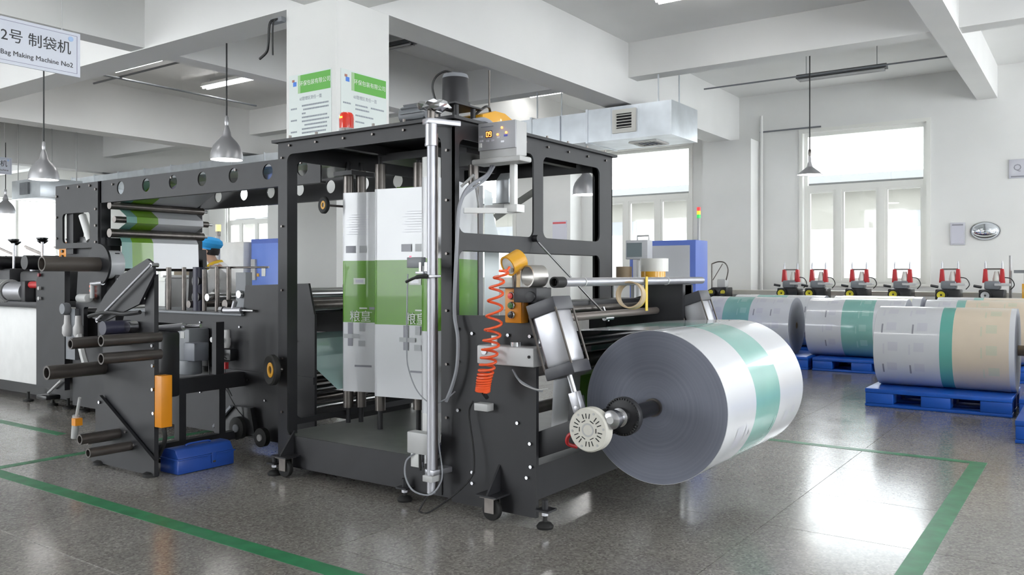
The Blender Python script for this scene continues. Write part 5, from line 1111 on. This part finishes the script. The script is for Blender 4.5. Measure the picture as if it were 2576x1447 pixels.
for x, y in ((9.7, 20.3), (10.5, 20.3), (9.7, 21.5), (10.5, 21.5)): MB().cyl((x, y, 3.58), (x, y, ZC), .012, n=8).build('hanger_rod', M_lgrey, du2)
MB().box(10.6, 12.1, 20.6, 21.2, 3.2, 3.5).build('branch_duct', M_zinc, du2)
# posters on the column
M_pgreen = mat('poster_green', (.13,.46,.07), .45); M_plime = mat('poster_lime', (.48,.62,.06), .45); M_paper = mat('poster_paper', (.74,.80,.78), .4); M_ptext = mat('poster_text', (.30,.33,.38), .5)
M_pblue = mat('poster_blue', (.08,.25,.80), .45)
def poster(O, rt, w, h, label, lines, tags):
    """O = top-left corner, rt = direction of reading"""
    O = Vector(O); rt = Vector(rt); up = Vector((0,0,1)); nn = rt.cross(up)
    p = thing('poster', O + rt*w/2 - up*h, label, 'poster')
    def sl(u0, u1, v0, v1, m, nm, off):
        a = O + rt*u0 - up*v0 + nn*off; b = O + rt*u1 - up*v1 + nn*(off+.002)
        return MB().box(a.x, b.x, a.y, b.y, b.z, a.z).build(nm, m, p, smooth=0)
    sl(0, w, 0, h, M_paper, 'poster_board', .001)
    sl(w*.28, w-.012, .015, .20, M_pgreen, 'header_band', .0035); sl(w*.22, w*.28, .015, .20, mat('poster_pale_green', (.40,.62,.33), .45), 'header_fade', .0035)
    sl(.05, .085, .05, .075, mat('poster_rust', (.45,.20,.15), .5), 'logo_leaf', .0035); sl(.065, .115, .075, .12, M_pblue, 'logo_mark', .0035)
    text('header_text', '环保包装有限公司', .058, O + rt*(w*.62) - up*.107 + nn*.0058, rt, up, mat('poster_white', (.8,.82,.78), .5), p)
    text('title_text', '6S管理区责任一览', .042, O + rt*(w*.52) - up*.262 + nn*.004, rt, up, M_ptext, p)
    for (u0, u1, v) in lines: 
        u = u0
        while u < u1 - .004:
            e = min(u1, u + .024); sl(u, e-.006, v, v+.016, M_ptext, 'text_mark', .0035); u = e
    for (u0, u1, v0, v1, m) in tags: sl(u0, u1, v0, v1, m, 'tag_note', .004)
    sl(0.0, w, h-.09, h-.01, M_pgreen, 'footer_band', .0036)
    return p
linesA = [(.20,.60,.325),(.22,.60,.365),(.20,.26,.405),(.20,.58,.445),(.20,.61,.485),(.24,.58,.525),(.20,.58,.565),(.20,.56,.605),(.20,.60,.645),(.20,.42,.685)] + [(.03,.13,v) for v in (.345,.465,.585,.705)]
linesB = [(.20,.38,.33),(.42,.62,.33),(.20,.40,.372),(.20,.46,.435),(.20,.33,.50),(.03,.14,.33),(.03,.14,.435),(.03,.14,.50),(.03,.14,.57)]
poster((5.789, 6.905, 3.375), (0,-1,0), .635, 1.04, 'white poster with green header on the left face of the column', linesA, [(.28,.42,.76,.80,M_plime),(.28,.42,.83,.86,M_plime),(.50,.61,.73,.80,mat('tag_pale', (.55,.66,.35), .5))])
poster((5.845, 6.199, 3.375), (1,0,0), .655, 1.04, 'white poster with green header on the right face of the column', linesB, [(.36,.47,.62,.68,M_plime),(.36,.47,.70,.72,M_plime),(.52,.60,.63,.68,M_plime)])
# hanging machine signs
M_sign = mat('sign_white', (.70,.73,.82), .4); M_line = mat('sign_line', (.30,.28,.42), .5)
def sign(x0, x1, y, z0, z1, label, t1, t2, s1, s2, c1=None):
    t = thing('hanging_sign', ((x0+x1)/2, y, z0), label, 'sign')
    MB().box(x0, x1, y, y+.015, z0, z1).build('sign_board', M_sign, t, bevel=.002)
    k = (z1-z0)*.07
    for a, b, c, d in ((x0+k, x1-k, z0+k, z0+k+.003), (x0+k, x1-k, z1-k-.003, z1-k), (x0+k, x0+k+.003, z0+k, z1-k), (x1-k-.003, x1-k, z0+k, z1-k)): MB().box(a, b, y-.002, y, c, d).build('sign_border', M_line, t)
    for txt, s_, zz, xx in ((t1, s1, z0+(z1-z0)*.60, x1-k-.045*s1/.1), (t2, s2, z0+(z1-z0)*.24, x1-k-.03*s1/.1)):
        text('sign_lettering', txt, s_, (xx, y-.002, zz), (1,0,0), (0,0,1), M_ink, t, align='RIGHT')
    for xx in (x0+.14, x1-.14): MB().cyl((xx, y+.007, z1), (xx, y+.007, ZC if y > 6.7 or y < 6.2 else 4.08), .003, n=6).build('hanging_wire', M_lgrey, t)
    MB().cyl((x1-k-.05, y-.003, z1-k-.032), (x1-k-.05, y, z1-k-.032), .020, n=14).build('round_emblem', mat('emblem_blue', (.42,.58,.85), .5), t)
    return t
sgp = at(202, 86, d=6.6)
sign(sgp.x-.86, sgp.x, sgp.y, sgp.z-.345, sgp.z, 'large white hanging sign for bag making machine two, cut by the left edge', '2号 制袋机', 'Bag Making Machine No2', .108, .052)
sg2 = at(30, 398, d=17.0)
sign(sg2.x-.9, sg2.x, sg2.y, sg2.z-.34, sg2.z, 'small far hanging machine sign at the left edge', '制袋机', 'Machine', .14, .06)
# on the right wall
fr_ = tag(MB().box(17.165, 17.195, 1.97, 2.21, 1.85, 2.26).build('framed_notice', M_lilac, bevel=.004), 'small pale framed notice left of the oval mirror', 'notice')
MB().box(17.16, 17.165, 1.99, 2.19, 1.88, 2.20).build('notice_sheet', mat('notice_paper', (.62,.62,.70), .5), fr_); MB().box(17.155, 17.165, 2.0, 2.18, 2.205, 2.23).build('notice_clip', M_print, fr_)
om = thing('oval_mirror', (17.15, 1.65, 1.90), 'oval convex wall mirror right of the framed notice', 'mirror')
V = []; fs = []
for j in range(9):
    a = PI/2*j/8
    for i in range(32):
        b = 2*PI*i/32; V.append((17.19 - .13*math.sin(a), 1.65 + .235*math.cos(a)*math.cos(b), 2.09 + .165*math.cos(a)*math.sin(b)))
for j in range(8):
    for i in range(32): fs.append((j*32+i, j*32+(i+1) % 32, (j+1)*32+(i+1) % 32, (j+1)*32+i))
mb = MB(); mb._add(V, fs); mb.build('mirror_dome', mat('mirror_chrome', (.80,.84,.90), .08, 1.0), om, smooth=80)
V = [(17.19 - .02*k, 1.65 + (.245-.0*k)*math.cos(2*PI*i/32), 2.09 + .175*math.sin(2*PI*i/32)) for k in (0,1) for i in range(32)]
mb = MB(); mb._add(V, [(i, (i+1) % 32, 32+(i+1) % 32, 32+i) for i in range(32)]); mb.build('mirror_rim', M_lgrey, om)
pq = [at(a, b, x=17.17) for a, b in ((2538, 402), (2600, 446))]
pl_ = tag(MB().box(17.17, 17.195, pq[1].y, pq[0].y, pq[1].z, pq[0].z).build('wall_plaque', M_lilac, bevel=.004), 'pale plaque high on the wall at the right edge', 'plaque')
MB().box(17.165, 17.17, pq[1].y+.03, pq[0].y-.03, pq[1].z+.02, pq[1].z+.04).build('plaque_line', M_print, pl_)
text('plaque_lettering', 'Q', .16, (17.168, pq[0].y-.13, pq[0].z-.15), (0,-1,0), (0,0,1), M_print, pl_)
# notice with red header on the far side, seen through the tower frame
nq = at(1408, 560, x=16.65)
nb = tag(MB().box(16.65, 16.679, nq.y-.18, nq.y+.20, 2.02, 2.58).build('notice_board', mat('pale_board', (.72,.72,.80), .5)), 'notice board with red bands seen through the tower frame', 'notice')
for z0, z1, m in ((2.50, 2.545, mat('red_band', (.75,.12,.14), .5)), (2.08, 2.10, mat('red_band', (.75,.12,.14), .5))): MB().box(16.645, 16.65, nq.y-.17, nq.y+.19, z0, z1).build('red_band', m, nb)
# ================================================================ outside the windows: a low white outbuilding under an open sky
ob_ = thing('outbuilding', (26.0, 8, 0), 'pale outbuilding with an eave seen through the windows', 'building')
MB().box(24, 28, -12, 34, -.2, 3.8).build('wall', mat('outside_wall', (.20,.195,.175), .8, var=.05, vscale=1), ob_); MB().box(23.4, 28.2, -12.3, 34.3, 3.8, 4.0).build('eave', mat('eave_grey', (.16,.165,.17), .6), ob_)
for k in range(10): MB().box(23.96, 24.0, -10 + k*4.4, -8.4 + k*4.4, 1.4, 3.0).build('window', M_grey, ob_)
MB().box(XW+.3, 24, -12, 34, -.25, -.2).build('yard', mat('yard_concrete', (.30,.295,.28), .8), ob_)
